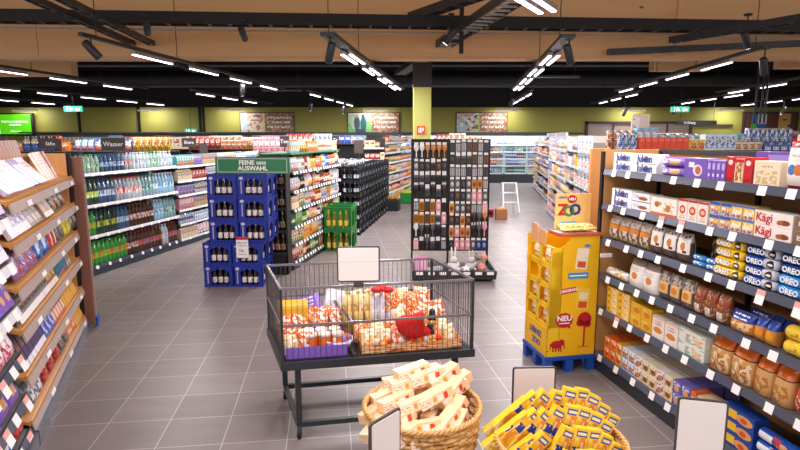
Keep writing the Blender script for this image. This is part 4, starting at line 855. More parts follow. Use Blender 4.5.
# board over the crates
t = thing('promotion_board', 'green promotion board with white lettering on top of the blue crates', 'sign', (-2.30, 7.05, 1.436), rad(-2))
b = MB().box(0, .93, 0, .03, 0, .205, 0)
b.box(.03, .90, -.003, 0, .018, .022, 1).box(.03, .90, -.003, 0, .183, .187, 1).box(.03, .034, -.003, 0, .018, .187, 1).box(.896, .90, -.003, 0, .018, .187, 1)
b.text('FEINE', .078, T(.395, -.002, .135), 1, .001, .002); b.text('BIERE', .05, T(.58, -.002, .13), 1, .001, .001); b.text('AUSWAHL', .078, T(.47, -.002, .065), 1, .001, .002)
b.build('board', [mat('promo_green', '2f7d55', .4), TW], t); MB().box(.1, .16, .035, .15, 0, .02).box(.8, .86, .035, .15, 0, .02).box(.1, .16, .03, .036, 0, .1).box(.8, .86, .03, .036, 0, .1).build('foot', BLACK, t)
# price card on the blue crates
t = thing('price_card', 'white price card with red top hanging on the blue crates', 'sign', (-1.98, 6.95, .385), 0)
b = MB().box(-.075, .075, 0, .01, 0, .265, 0).box(-.075, .075, -.002, 0, .23, .265, 1)
b.text('Feines Pils', .028, T(0, -.001, .19), 2); b.text('Vollbier hell', .022, T(0, -.001, .155), 2); b.text('13.-', .05, T(-.005, -.001, .09), 2, .001, .001); b.text('Depot 2.50', .02, T(0, -.001, .045), 2)
b.build('card', [WHITE, TR, TK], t)
# green crates
gcb = crate(2, .46, .34, .37).mesh('crate_body', [GREENP])
kind('juice', m_longneck(.036, .3, [mat('bottle_amber', '8a6a1c', .12), pmat('juice_label', 'e8c41e', [('blob', 'f4efc8', (0, 1, 0, 1), 3, .55)]), mat('cap_yellow', 'f7cf1f')]), 'juice_bottle', 'bottle with yellow label', 'bottle', .072, .072, .3)
for r in range(2):
    for dp in range(2):
        t = thing('drinks_crate', f'green drinks crate, {["bottom","top"][r]} row, {["front","back"][dp]}', 'crate', (-1.04, 9.2+dp*.345, r*.372), rad(-8), 'green drinks crates')
        put(gcb, 'crate_body', t)
        if dp == 0:
            for i in range(4): W0.place('juice', -1.04-.15+i*.1, 9.27-.014*i, r*.372+.016, f'yellow-labelled bottle, {ordn(i+1)} from left, {["bottom","top"][r]} green crate', 'yellow-labelled bottles in green crates', 0)
# black crates
bcb = crate(2, .38, .38, .262, 2).mesh('crate_body', [BLACKP])
kind('wbeer', m_longneck(.034, .235, [mat('bottle_black', '17181c', .1), pmat('pale_label', 'f4f5fa', [('blob', '6a8ab0', (0, 1, 0, 1), 3, .55)]), mat('cap_silver', 'cfd0d4', .3, .6)]), 'soft_drink_bottle', 'dark bottle with pale label', 'bottle', .068, .068, .235)
for c, nd in ((0, 2), (1, 10)):
    for dp in range(nd):
        for r in range(5):
            x = -1.34+c*.385+dp*.05; y = 10.75+dp*.385; z = r*.263
            if c == 0 and dp and r < 4: continue
            t = thing('bottle_crate', f'black bottle crate, {rown[r]} row, {"left column" if c == 0 else ordn(dp+1)+" stack from the front"}' + (' back' if c == 0 and dp else ''), 'crate', (x, y, z), rad(-4), 'black bottle crates along the middle aisle')
            put(bcb, 'crate_body', t)
            if dp == 0:
                for i in range(3): W0.place('wbeer', x-.11+i*.1, y+.055, z+.016, f'dark bottle, {ordn(i+1)} from left, {rown[r]} row, {"left" if c == 0 else "right"} front black crate', 'dark bottles in the front black crates', 0)
            if c == 1:
                for i in range(3): W0.place('wbeer', x+.145, y+.075+i*.115, z+.016, f'dark bottle at aisle side of {rown[r]} black crate, {ordn(dp+1)} stack', 'dark bottles at the aisle side of black crates', 0)
bg('wrap', 'shiny plastic-wrapped drink pack', .3, .26, .13, 'c4c7cc', [('blob', '5a6068', (0, 1, 0, 1), 4, .5), ('blob', 'ffffff', (0, 1, .3, 1), 6, .6)], flat=False, name='wrapped_pack')
for i in range(6): W0.place('wrap', -1.36+(i % 2)*.385+(i//2)*.05, 10.8+(i//2)*.385, 1.318, f'shiny wrapped drink pack on the black crates, {ordn(i//2+1)} row {["left","right"][i % 2]}', 'wrapped packs on the black crates', 0)

# ---- snack rack farther along the middle aisle
SR = Rack('snack_rack', 'tall multi-shelf snack rack left of the column, end of middle aisle', 'shelf rack', (-.40, 14.95), rad(77.5), 4.2, .5, 2.0, 'snack rack')
SR.names = {'product_box': 'snack_box', 'product_bag': 'snack_bag'}
SR.base(.1, DARK); SR.back(DARK)
for i, z in enumerate((.12, .38, .65, .92, 1.19, 1.46, 1.73)):
    SR.shelf(z, SHELFM, RAILW, 0, 0, rh=.05)
    SR.fill(.03, 4.1, z, .2, f'{["bottom","second","third","fourth","fifth","sixth","top"][i]} shelf up of snack rack', ['bag', 'box', 'bag'], [['green', 'yellow', 'cream', 'lime'], ['red', 'cream', 'orange'], ['cream', 'pink', 'orange', 'white'], ['cream', 'orange', 'yellow', 'pink'], ['orange', 'yellow', 'red', 'cream'], ['yellow', 'orange', 'cream'], ['orange', 'cream', 'red', 'white']][i], (.12, .16), (.14, .19), (3, 6), d=.1)
SE = Rack('snack_rack_end', 'narrow end shelves of colourful snack packs facing the middle aisle', 'shelf rack', (-.93, 14.62), rad(-6), .52, .28, 1.85, 'snack end shelves')
SE.names = {'product_box': 'snack_box', 'product_bag': 'snack_bag'}; SE.base(.1, DARK); SE.back(DARK)
for i, z in enumerate((.4, .7, 1.0, 1.3, 1.6)):
    SE.shelf(z, SHELFM, RAILW); SE.fill(.01, .51, z, .24, f'{["bottom","second","third","fourth","top"][i]} level of snack end shelves', ['bag', 'box'], ['red', 'orange', 'cream', 'yellow', 'green'], (.1, .13), (.15, .22), (2, 3))
t = thing('fruit_crate', 'green and yellow crate on the floor before the snack rack', 'crate', (.0, 16.0, 0), rad(-12))
MB().box(0, .5, 0, .4, 0, .3, 0, c=.02).box(.05, .45, .03, .37, .3, .34, 1).build('crate_body', [GREENP, mat('lime_fruit', 'c9d63c', .5)], t)
t = thing('fruit_bin', 'black bin with red and green fruit at the snack rack end', 'bin', (-.46, 14.3, 0), rad(-8))
MB().box(0, .42, 0, .4, 0, .28, c=.01).build('bin_body', BLACK, t)
for i in range(14):
    o = MB().ball((0, 0, 0), .045, n=8, k=6).build('apple', mat('apple_'+('red' if i % 2 else 'green'), 'd0402c' if i % 2 else '7fae3c', .35), None, (-.36+(i % 5)*.075, 14.38+(i//5)*.1, .325))
    tag(o, f'{"red" if i % 2 else "green"} apple in the black bin, {ordn(i//5+1)} row from the front', 'apple', 'red apples in the bin' if i % 2 else 'green apples in the bin')
# ---- gondola end behind the hair stand
GE = Rack('gondola_end', 'yellow-stocked gondola end showing right of the hair accessories stand', 'shelf rack', (.76, 12.6), 0, 1.13, .5, 1.85, 'gondola end')
GE.names = {'product_box': 'gondola_box', 'product_bag': 'gondola_bag'}
GE.base(.1, DARK); GE.back(DARK); GE.end(1.12, DARK)
for i, z in enumerate((.12, .45, .78, 1.11, 1.44, 1.74)):
    GE.shelf(z, SHELFM, SHELFM); GE.fill(.55 if i < 5 else .03, 1.1, z, .24, f'{["bottom","second","third","fourth","fifth","top"][i]} shelf up, gondola end behind stand', ['bag', 'box'], ['lime', 'yellow', 'cream', 'orange'] if i < 5 else ['orange', 'red', 'cream'], (.09, .12), (.16, .22), (2, 3))
tag(MB().box(-.12, .12, -.1, .1, 0, .2, 0, c=.01).box(-.08, .08, -.104, -.1, .05, .15, 1).build('red_basket', [mat('red_plastic', 'b8242a', .4), BLACK], None, (2.1, 13.3, 0)), 'small red carton on the floor left of the step ladder', 'carton')
tag(MB().box(-.13, .13, -.1, .1, 0, .24, 0, c=.01).ball((0, 0, .24), .1, .08, .06, m=1).build('brown_basket', [mat('basket_brown', 'a06a3c', .6), mat('pastry', 'd9a468', .6)], None, (2.33, 12.9, 0)), 'brown carton with pale filling before the step ladder', 'carton')

# ---- racks right of the aisle, fronts facing left
RN = Rack('spice_rack', 'white-railed rack of pale packets right of the wide aisle, nearer one', 'shelf rack', (3.66, 14.0), math.atan2(-.988, -.135), 5.4, .5, 1.9, 'near pale rack')
RF = Rack('spice_rack', 'white-railed rack of pale packets right of the aisle, farther one by the cooler', 'shelf rack', (4.9, 20.8), math.atan2(-.988, -.15), 5.1, .5, 2.0, 'far pale rack')
for rk, nmz in ((RN, 'near pale rack'), (RF, 'far pale rack')):
    rk.names = {'product_box': 'spice_box', 'product_bag': 'spice_bag'}; rk.base(.12, SLATE); rk.back(mat('pale_grey_back', '9aa2a8', .5)); rk.posts([.02, rk.L/2, rk.L-.02], WHITE)
    MB().box(rk.L, rk.L+.025, .0, .5, 0, rk.H-.1).build('end_panel', mat('pale_panel', 'cfc8c6', .5), rk.o)
    for i, z in enumerate((.14, .45, .76, 1.07, 1.36, 1.65)):
        rk.shelf(z, SHELFM, mat('silver_rail', 'aeb0b8', .35, .2), 0, 7, rh=.04)
        if rk is RN and i in (3, 4, 5):
            rk.fill(.03, 3.9, z, .24, f'{["","","","fourth","fifth","top"][i]} shelf of {nmz}', ['bag', 'box'], ['white', 'cream', 'grey', 'pink', 'yellow', 'lavender'], (.1, .14), (.15, .22), (2, 5))
            for q in range(4): rk.place(gk('box', 'white', .3, .3, .25) if q < 9 else '', 4.1+q*.32, .18, z+.001, f'big white carton, {ordn(q+1)} from far end, {["fourth","fifth","top"][i-3]} shelf of {nmz}', 'big white cartons on the near pale rack')
        else:
            rk.fill(.03, rk.L-.03, z, .24, f'{["bottom","second","third","fourth","fifth","top"][i]} shelf up of {nmz}', ['bag', 'box', 'jar', 'box'], ['white', 'cream', 'grey', 'pink', 'yellow', 'lavender', 'sky-blue', 'brown', 'orange'] if i else ['pink', 'red', 'teal', 'blue', 'white', 'brown'], (.1, .16), (.14, .22), (3, 6))

# ---- glass door cooler along the back wall
CX0, CX1 = -3.3, 6.1; n = 10; dw = (CX1-CX0)/n
CO = Rack('wall_cooler', 'bright blue-white glass door cooler along the back wall', 'cooler', (CX0, 23.1), 0, CX1-CX0, .7, 2.05, 'cooler')
CO.names = {'product_box': 'dairy_box', 'product_bag': 'dairy_bag'}
CO.base(.35, DARK, .0); MB().box(0, CO.L, .68, .7, .3, 2.0).build('back_panel', mat('cool_white_panel', 'c4e6ee', .5), CO.o)
MB().box(0, CO.L, 0, .7, 1.92, 2.05).build('canopy', mat('cooler_canopy', '3c444a', .4), CO.o)
MB().box(-.03, 0, 0, .7, 0, 2.05).box(CO.L, CO.L+.03, 0, .7, 0, 2.05).build('end_panel', DARK, CO.o)
GL = mat('door_glass', 'dff4f8', .02, alpha=.05)
LED = mat('cooler_led', 'ffffff', .4, emit='d8f6ff', es=3.)
CL = bpy.data.lights.new('cooler_led', 'AREA'); CL.shape = 'RECTANGLE'; CL.size = .9; CL.size_y = .08; CL.energy = 42; CL.color = (.75, .93, 1.)
for i in range(n):
    dr = MB().box(i*dw+.01, i*dw+.045, -.03, .0, .36, 1.92).box((i+1)*dw-.045, (i+1)*dw-.01, -.03, .0, .36, 1.92).box(i*dw+.01, (i+1)*dw-.01, -.03, 0, .36, .4).box(i*dw+.01, (i+1)*dw-.01, -.03, 0, 1.88, 1.92).build('door', mat('pale_door_frame', 'bcd6de', .3), CO.o)
    MB().box(i*dw+.045, (i+1)*dw-.045, -.018, -.012, .4, 1.88).build('door_glass', GL, dr)
    MB().box(i*dw+.05, (i+1)*dw-.05, .04, .07, 1.89, 1.915).build('led_strip', LED, CO.o)
    lo = bpy.data.objects.new('cooler_light', CL); COL.objects.link(lo); lo.parent = CO.o; lo.location = ((i+.5)*dw, .06, 1.88); lo.rotation_euler = (rad(25), 0, 0)
cc = ['white', 'sky-blue', 'teal', 'blue', 'grey', 'lavender', 'lime', 'black', 'red']
for i, z in enumerate((.42, .72, 1.0, 1.28, 1.56)):
    CO.shelf(z, mat('cool_shelf', '6f8a94', .4), RAILW, .08, 0, rh=.03)
    nmz = f'{["bottom","second","middle","fourth","top"][i]} shelf of wall cooler'
    CO.fill(6.0, CO.L-.1, z, .22, nmz+', right doors', ['carton', 'tub', 'box', 'bottle'], cc, (.08, .11), (.16, .21), (3, 6), y=.16)
    if i > 2: CO.fill(.1, 4.0, z, .22, nmz+', left doors', ['carton', 'tub', 'box'], cc, (.09, .12), (.16, .21), (4, 8), y=.16)
# wall shelving left of the cooler
WL = Rack('wall_shelving', 'long dark-topped wall shelving left of the cooler along the back wall', 'shelf rack', (-15.5, 23.2), 0, 12.0, .6, 2.05, 'wall shelving')
WL.names = {'product_box': 'freezer_box', 'product_bag': 'freezer_bag'}
WL.base(.1, DARK); WL.back(mat('pale_grey_back', '9aa2a8', .5)); MB().box(0, 12, 0, .6, 2.0, 2.06).build('canopy', mat('shelving_canopy', '4a4c50', .4), WL.o); WL.posts([0, 4, 8, 12], DARK)
for i, z in enumerate((.9, 1.3, 1.65)):
    WL.shelf(z, SHELFM, RAILW, 0, 0, rh=.04)
    if i: WL.fill(.1, 11.9, z, .3, f'{["","lower","upper"][i]} shelf of long back wall shelving', ['box', 'carton', 'bag'], ['white', 'sky-blue', 'cream', 'orange', 'blue', 'pink', 'red'], (.14, .2), (.2, .28), (4, 7), d=.12)
# ---- gondolas seen only over other racks
def gond(name, lab, O, ang, L, H, short, cols, zs=(1.3,), big=(.14, .2), hh=(.2, .32), topn=(3, 6), rows=1):
    g = Rack(name, lab, 'shelf rack', O, ang, L, .5, H, short); g.names = {'product_box': 'pantry_box', 'product_bag': 'pantry_bag'}; g.base(.1, DARK); g.back(DARK); g.posts([.02, L/2, L-.02], DARK)
    MB().box(0, L, 0, .5, H-.02, H).build('top_board', SHELFM, g.o)
    for z in (.3, .65, 1.0): g.shelf(z, SHELFM, RAILW)
    g.fill(.02, L-.02, H, .4, f'on top of {short}', ['box', 'bag', 'box'], cols, big, hh, topn, d=.14, rows=rows)
    return g
G1 = gond('bread_gondola', 'gondola topped with orange and brown packs, far left', (-10.3, 13.2), rad(4), 2.5, 1.55, 'far left bread gondola', ['orange', 'brown', 'red', 'black'], hh=(.22, .34))
G2 = gond('cereal_gondola', 'gondola topped with blue and yellow packs left of the water sign', (-7.7, 13.4), rad(4), 2.3, 1.55, 'cereal gondola', ['sky-blue', 'yellow', 'white', 'blue'])
G3 = gond('baking_gondola', 'gondola topped with orange packs behind the water bottles', (-7.0, 15.6), rad(3), 3.1, 1.55, 'baking gondola', ['orange', 'yellow', 'cream', 'brown', 'red'])
G4 = gond('juice_gondola', 'gondola topped with red and dark packs behind the green board', (-3.8, 14.6), rad(3), 2.2, 1.5, 'juice gondola', ['red', 'brown', 'orange', 'white', 'cream', 'pink'])
G5 = gond('paper_gondola', 'gondola topped with pale packs in the left background', (-6.2, 18.5), rad(3), 5.4, 1.65, 'paper gondola', ['white', 'sky-blue', 'cream', 'pink', 'red', 'blue'])
G6 = Rack('household_gondola', 'long gondola behind the biscuit rack stocked on top', 'shelf rack', (2.86, 7.55), rad(8), 4.4, .5, 1.71, 'household gondola')
G6.names = {'product_box': 'household_box', 'product_bag': 'household_bag'}
G6.base(.1, DARK); G6.back(DARK); G6.posts([.02, 2.2, 4.38], DARK)
MB().box(0, 4.4, 0, .5, 1.69, 1.71).build('top_board', SHELFM, G6.o)
for z in (.3, .7, 1.15): G6.shelf(z, SHELFM, RAILW)
x = .05; WH = 'on household gondola'
x = G6.run(gk('can', 'white', .09, .09, .22), x, 3, 1.71, WH)
bx('redor2', 'bright orange-red box', .085, .1, .17, 'f0502c', [('rect', 'f8785a', (.1, .9, .7, .9))]); x = G6.run('redor2', x, 8, 1.71, WH)
x = G6.run(gk('box', 'yellow', .11, .1, .14), x, 2, 1.71, WH)
bx('blpat', 'white box with blue zigzag pattern', .15, .12, .21, 'eef2f8', [('blob', '4a86c8', (.05, .95, .1, .9), 8, .5)]); x = G6.run('blpat', x, 3, 1.71, WH)
G6.fill(x, 3.05, 1.62, .3, WH+', middle part', ['box', 'bag'], ['white', 'pink', 'blue', 'cream', 'yellow', 'sky-blue'], (.1, .14), (.16, .24), (2, 4))
bx('purpat', 'white box with purple stripes', .13, .12, .17, 'f1ecf4', [('rect', '9a7cc0', (.1, .3, .1, .9)), ('rect', '9a7cc0', (.6, .8, .1, .9))]); G6.run('purpat', 3.1, 2, 1.71, WH, stack=2)
bg('tissue', 'plum tissue pack in clear wrap', .17, .14, .25, '7a4868', [('rect', 'f4eef0', (0, 1, .82, 1)), ('rect', 'f4eef0', (0, .12, 0, 1)), ('disc', 'd8b8c8', (.5, .45, .3, .25))]); G6.run('tissue', 3.42, 3, 1.88, WH, y=.2)
bx('greyb', 'low dark grey box under the tissue packs', .56, .2, .17, '58545c', [('disc', '8aa0c0', (.4, .5, .1, .3))]); G6.run('greyb', 3.4, 1, 1.71, WH)
G6.run(gk('box', 'red', .14, .12, .2), 3.99, 2, 1.71, WH)
G6.fill(.05, 3.0, 1.711, .4, 'at back of household gondola top', ['can', 'box', 'tub'], ['white', 'grey', 'cream', 'sky-blue'], (.1, .14), (.22, .3), (3, 6), y=.36)
G7 = gond('pet_gondola', 'gondola with boxes in the right background near the windows', (4.5, 12.2), rad(6), 6.5, 1.62, 'right background gondola', ['white', 'blue', 'red', 'cream', 'brown', 'sky-blue'], hh=(.2, .34))
t = thing('picture_board', 'pale pink picture board standing above the orange-red boxes', 'sign', (3.72, 9.2, 0), rad(4))
MB().box(0, .3, 0, .02, 1.86, 2.24, c=.003).build('board', pmat('board_print', 'e9cfc0', [('rect', 'f4ece6', (.04, .45, .05, .9)), ('blob', '6a6a70', (.08, .42, .1, .85), 3, .56)]), t)
MB().box(.13, .17, .0, .03, 0, 1.86).box(.0, .3, -.1, .15, 0, .02).build('stand', DARK, t)
# section plates on posts
def plate(x, d, z0, w_, h_, txt, lab, base=0.):
    t = thing('section_sign', lab, 'sign', (x, d, 0), 0)
    b = MB().box(0, w_, 0, .02, z0, z0+h_, 0)
    if txt: b.text(txt, h_*.5, T(w_/2, -.001, z0+h_/2), 1, .001, .001)
    b.build('plate', [mat('taupe_sign', '4f4644', .5), TW], t); MB().box(w_/2-.012, w_/2+.012, .005, .02, base, z0).box(w_/2-.05, w_/2+.05, -.04, .05, base, base+.01).build('post', DARK, t)
plate(-5.95, 9.4, 1.69, .36, .165, 'Säfte', 'dark sign plate reading Säfte above the oak rack')
plate(-4.3, 7.9+.3, 1.69, .34, .185, 'Wasser', 'dark sign plate reading Wasser above the water rack', 1.505)
plate(-4.4, 11.5, 1.68, .28, .18, 'Biere', 'dark sign plate reading Biere left of the green board', 1.56)
plate(-2.3, 10.9, 1.69, .18, .21, 'Tee', 'dark sign plate reading Tee behind the green board')
plate(-6.6, 14.2, 1.58, .17, .2, '', 'small blank dark sign before the orange baking packs'); plate(-3.95, 11.2, 1.5, .15, .25, '', 'blank dark sign left of the green board top', 0)
plate(-6.35, 9.0, 1.69, .13, .2, '', 'blank dark sign at the left picture edge'); plate(-.88, 10.9, 1.57, .18, .25, '', 'blank dark sign above the black crates', 1.45); plate(-1.35, 11.3, 1.75, .14, .15, 'To', 'small dark sign over the grocery rack', 1.45)
# ---- hair accessories stand
HS = (.18, 7.9)
t = thing('accessory_stand', 'tall black pegboard stand of hair accessories in the middle aisle', 'display stand', (HS[0], HS[1], 0), 0)
HSo = t
PEG = mat('dark_pegboard', '1d1c20', .6)
MB().box(0, .49, 0, .03, .28, 1.84).build('pegboard', PEG, t); MB().box(.51, 1.05, 0, .03, .28, 1.84).build('pegboard', PEG, t)
for x in (-.012, .5, 1.062): MB().box(x-.012, x+.012, -.02, .04, .1, 1.86).build('upright', BLACK, t)
MB().box(-.02, 1.07, 0, .04, 1.83, 1.86).build('top_rail', DARK, t)
b = MB().box(-.02, 1.09, -.68, .1, .03, .09, 0, c=.01).box(-.02, 1.09, -.70, -.66, .09, .15).box(-.02, .0, -.68, .04, .09, .15).box(1.07, 1.09, -.68, .04, .09, .15)
b.build('base_tray', DARK, t)
for i in range(7): MB().box(.03+i*.155, .12+i*.155, -.704, -.701, .1, .14).build('price_tag', TAGW, t)
for x in (.1, 1.0):
    for y in (-.6, 0): MB().tube((x, y, 0), (x, y, .035), .03, 8).build('foot', BLACK, t)
hk = STEEL
CARDW = mat('hang_card_white', 'ece9ea', .4)
def hang(key, desc, cat, fn, mats, w, h):
    b = MB().box(-w*.36, w*.36, -.004, 0, h-.055, h, 0).tube((0, -.001, h-.012), (0, .045, h-.012), .003, 5, 0)
    fn(b, w, h); return kind(key, b.mesh(key, mats), key, desc, cat, w, .03, h)
def f_brush(b, w, h):
    b.lathe([(.006, h*.02), (.009, h*.08), (.007, h*.38), (.012, h*.44), (w*.42, h*.55), (w*.46, h*.7), (w*.36, h*.82), (w*.1, h*.86)], 10, 1, T(0, -.016, 0), sy=.42)
def f_comb(b, w, h):
    b.box(-w*.42, w*.42, -.012, -.004, h*.5, h*.68, 1)
    for i in range(9): b.box(-w*.42+i*w*.1, -w*.42+i*w*.1+w*.04, -.01, -.005, h*.08, h*.5, 1)
def f_card(b, w, h):
    b.box(-w*.46, w*.46, -.005, 0, 0, h*.8, 1); b.ball((0, -.014, h*.4), w*.32, .012, h*.22, 10, 6, 2)
def f_clips(b, w, h):
    b.box(-w*.46, w*.46, -.005, 0, 0, h*.8, 1)
    for i in range(3): b.tube((-w*.28+i*w*.28, -.012, h*.08), (-w*.28+i*w*.28, -.012, h*.7), w*.09, 6, 2)
cols = dict(tan=('tan and orange', 'c98a4c', '8a4a24'), whi=('white', 'ece8e6', 'c9c2c0'), blk=('black', '2a282c', '55505a'), slv=('silver grey', '5c5a60', 'c9c8cc'), brn=('dark brown', '4a342c', '7a5a48'), pnk=('pink', 'e69aa4', 'f6d8d4'), blu=('dark blue', '2c3a78', '8a9ad0'), amb=('amber', 'd9962c', '6a4420'))
for c, (nm_, c1, c2) in cols.items():
    ms = [CARDW, mat('acc_'+c, c1, .35), mat('acc2_'+c, c2, .35)]
    hang('hair_brush_'+c, f'{nm_} hair brush on white card', 'hair brush', f_brush, ms, .07, .19); hang('hair_comb_'+c, f'{nm_} comb on white card', 'comb', f_comb, ms, .07, .16)
    hang('hair_slide_'+c, f'{nm_} hair slide card', 'hair slide', f_card, ms, .065, .15); hang('hair_clips_'+c, f'{nm_} hair clip card', 'hair clips', f_clips, ms, .07, .15)
for k_ in list(K):
    for nm_ in ('hair_brush', 'hair_comb', 'hair_slide', 'hair_clips'):
        if k_.startswith(nm_+'_'): K[k_]['name'] = nm_
Lrows = [(1.60, ['hair_brush_whi', 'hair_brush_whi', 'hair_brush_tan', 'hair_brush_tan', 'hair_brush_tan', 'hair_brush_tan']), (1.42, ['hair_slide_slv', 'hair_slide_blk', 'hair_slide_blk', 'hair_comb_brn', 'hair_slide_brn', 'hair_slide_blk']),
         (1.24, ['hair_comb_slv', 'hair_comb_slv', 'hair_comb_slv', 'hair_comb_blk', 'hair_comb_blk', 'hair_comb_blk']), (1.05, ['hair_brush_blk', 'hair_brush_blk', 'hair_comb_slv', 'hair_brush_blk', 'hair_comb_slv', 'hair_brush_brn']),
         (.86, ['hair_clips_slv', 'hair_clips_amb', 'hair_clips_blk', 'hair_clips_amb', 'hair_slide_pnk', 'hair_comb_blk']), (.68, ['hair_clips_amb', 'hair_clips_amb', 'hair_clips_brn', 'hair_clips_amb', 'hair_comb_slv', 'hair_slide_pnk']),
         (.49, ['hair_brush_whi', 'hair_brush_slv', 'hair_brush_blk', 'hair_brush_slv', 'hair_brush_blk', 'hair_clips_blk']), (.31, ['hair_clips_pnk', 'hair_comb_blk', 'hair_brush_slv', 'hair_comb_slv', 'hair_comb_blk', 'hair_clips_slv'])]
Rrows = [(1.68, ['hair_clips_blk', 'hair_clips_slv', 'hair_clips_slv', 'hair_clips_brn', 'hair_clips_brn', 'hair_clips_slv', 'hair_clips_blk']), (1.51, ['hair_slide_blk', 'hair_comb_slv', 'hair_comb_slv', 'hair_comb_slv', 'hair_clips_brn', 'hair_clips_slv', 'hair_clips_brn']),
         (1.34, ['hair_clips_slv', 'hair_clips_slv', 'hair_clips_slv', 'hair_clips_blk', 'hair_clips_slv', 'hair_clips_slv', 'hair_clips_blk']), (1.17, ['hair_slide_slv', 'hair_slide_slv', 'hair_slide_blk', 'hair_slide_slv', 'hair_slide_tan', 'hair_slide_tan', 'hair_clips_slv']),
         (1.0, ['hair_slide_blk', 'hair_slide_brn', 'hair_slide_blk', 'hair_slide_slv', 'hair_slide_pnk', 'hair_slide_pnk', 'hair_slide_slv']), (.83, ['hair_slide_amb', 'hair_slide_slv', 'hair_slide_slv', 'hair_slide_brn', 'hair_clips_slv', 'hair_clips_slv', 'hair_clips_pnk']),
         (.66, ['hair_slide_brn', 'hair_slide_blk', 'hair_slide_tan', 'hair_slide_brn', 'hair_brush_brn', 'hair_brush_slv', 'hair_brush_tan']), (.49, ['hair_slide_tan', 'hair_slide_pnk', 'hair_slide_tan', 'hair_slide_tan', 'hair_brush_blk', 'hair_brush_slv', 'hair_brush_pnk']),
         (.31, ['hair_slide_blk', 'hair_slide_pnk', 'hair_slide_pnk', 'hair_slide_pnk', 'hair_slide_slv', 'hair_slide_blu', 'hair_slide_blu'])]
for side, x0, dx, rows_ in (('left', .045, .078, Lrows), ('right', .545, .0775, Rrows)):
    for ri, (z, ks) in enumerate(rows_):
        for ci, k_ in enumerate(ks):
            o = put(K[k_]['me'], K[k_]['name'], None, (HS[0]+x0+ci*dx, HS[1]-.046, z+(R.random()-.5)*.012), (0, 0, rad((R.random()-.5)*8))); o.scale = (1.12, 1.1, 1.12)
            rn = ordn(ri+1)+' row' if ri < len(rows_)-1 else 'bottom row'
            tag(o, f'{K[k_]["desc"]}, {ordn(ci+1)} from left, {rn} of {side} pegboard', K[k_]['cat'], f'{K[k_]["desc"]}s on the pegboard stand')
# things in the tray
def plush(name, label, x, y, c1, c2, s=1., ears=.1):
    m1 = mat('plush_'+c1, c1, .9); m2 = mat('plush_'+c2, c2, .9); z0 = .092
    t = thing(name, label, 'plush toy', (x, y, z0), R.random()*.6-.3)
    b = MB().ball((0, 0, .055*s), .06*s, .055*s, .06*s).ball((0, -.01*s, .145*s), .048*s, .045*s, .045*s).ball((-.05*s, -.05*s, .022*s), .022*s, .03*s, .02*s).ball((.05*s, -.05*s, .022*s), .022*s, .03*s, .02*s).ball((-.06*s, -.01, .08*s), .02*s, .02*s, .035*s).ball((.06*s, -.01, .08*s), .02*s, .02*s, .035*s)
    b.build('body', m1, t)
    for q in (-1, 1): MB().ball((q*.024*s, 0, .175*s+ears*s/2), .014*s, .009*s, ears*.6*s).build('ear', m1, t)
    f = MB().ball((0, -.052*s, .13*s), .014*s, .01*s, .01*s); f.build('nose', m2, t)
    for q in (-1, 1): MB().ball((q*.018*s, -.05*s, .155*s), .005*s, m=0).build('eye', BLACK, t)
plush('plush_rabbit', 'white plush rabbit with long ears in the stand tray', .72, 7.45, 'ece8ea', 'd98a90', 1.1, .12)
plush('plush_rabbit', 'pale grey plush rabbit right of the white rabbit in the tray', .96, 7.5, 'd8d4d8', 'e6a0a0', 1.0, .1)
plush('plush_bear', 'grey-brown plush bear behind the peach ball', 1.08, 7.62, 'a39a98', '5a4a48', 1.1, .03)
tag(MB().ball((0, 0, .055), .06, m=0).ball((.0, -.03, .06), .03, .03, .03, m=1).build('plush_ball', [mat('plush_peach', 'e88a7c', .9), mat('plush_pale', 'f2d4cc', .9)], None, (1.1, 7.42, .093)), 'round peach plush ball in the right tray corner', 'plush toy')
tag(MB().ball((0, 0, .05), .055).build('plush_ball', mat('plush_coral', 'f0a08c', .9), None, (1.17, 7.72, .15+.02)), 'coral plush ball at the right back of the tray', 'plush toy')
b = MB().box(-.09, .09, -.06, .06, 0, .2, 0, c=.01)
for i in range(4): b.box(-.08+i*.042, -.055+i*.042, -.063, -.06, .02, .18, 1)
tag(b.build('hair_band_pack', [mat('pink_wrap', 'e58fc0', .3), mat('pink_stripe', 'f7d9ea', .3)], None, (.28, 7.5, .092)), 'pink striped hair band pack at the left end of the tray', 'pack')
for i in range(4):
    s_ = MB().box(-.06, .06, -.04, .04, 0, .05, 0, RZ(20*i), c=.006)
    tag(s_.build('cosmetic_pouch', mat('silver_pouch', 'b9bac2' if i % 2 else 'dcd9de', .3), None, (.42+i*.1 if i < 2 else .5+i*.13, 7.42+.09*(i % 2)-.03*(i == 3), .092)), f'small silver white pouch lying in the tray, {ordn(i+1)} from left', 'pouch', 'silver white pouches in the tray')
b = MB(); poly = []
for k in range(10): r_ = .075 if k % 2 == 0 else .03; poly.append((r_*math.sin(k*.6283), r_*math.cos(k*.6283)))
tag(MB().prism(poly[::-1], -.02, .02, 0, RX(-60)).build('star_cushion', mat('star_white', 'f0eef0', .8), None, (.88, 7.33, .15)), 'small white star cushion at the tray front', 'cushion')

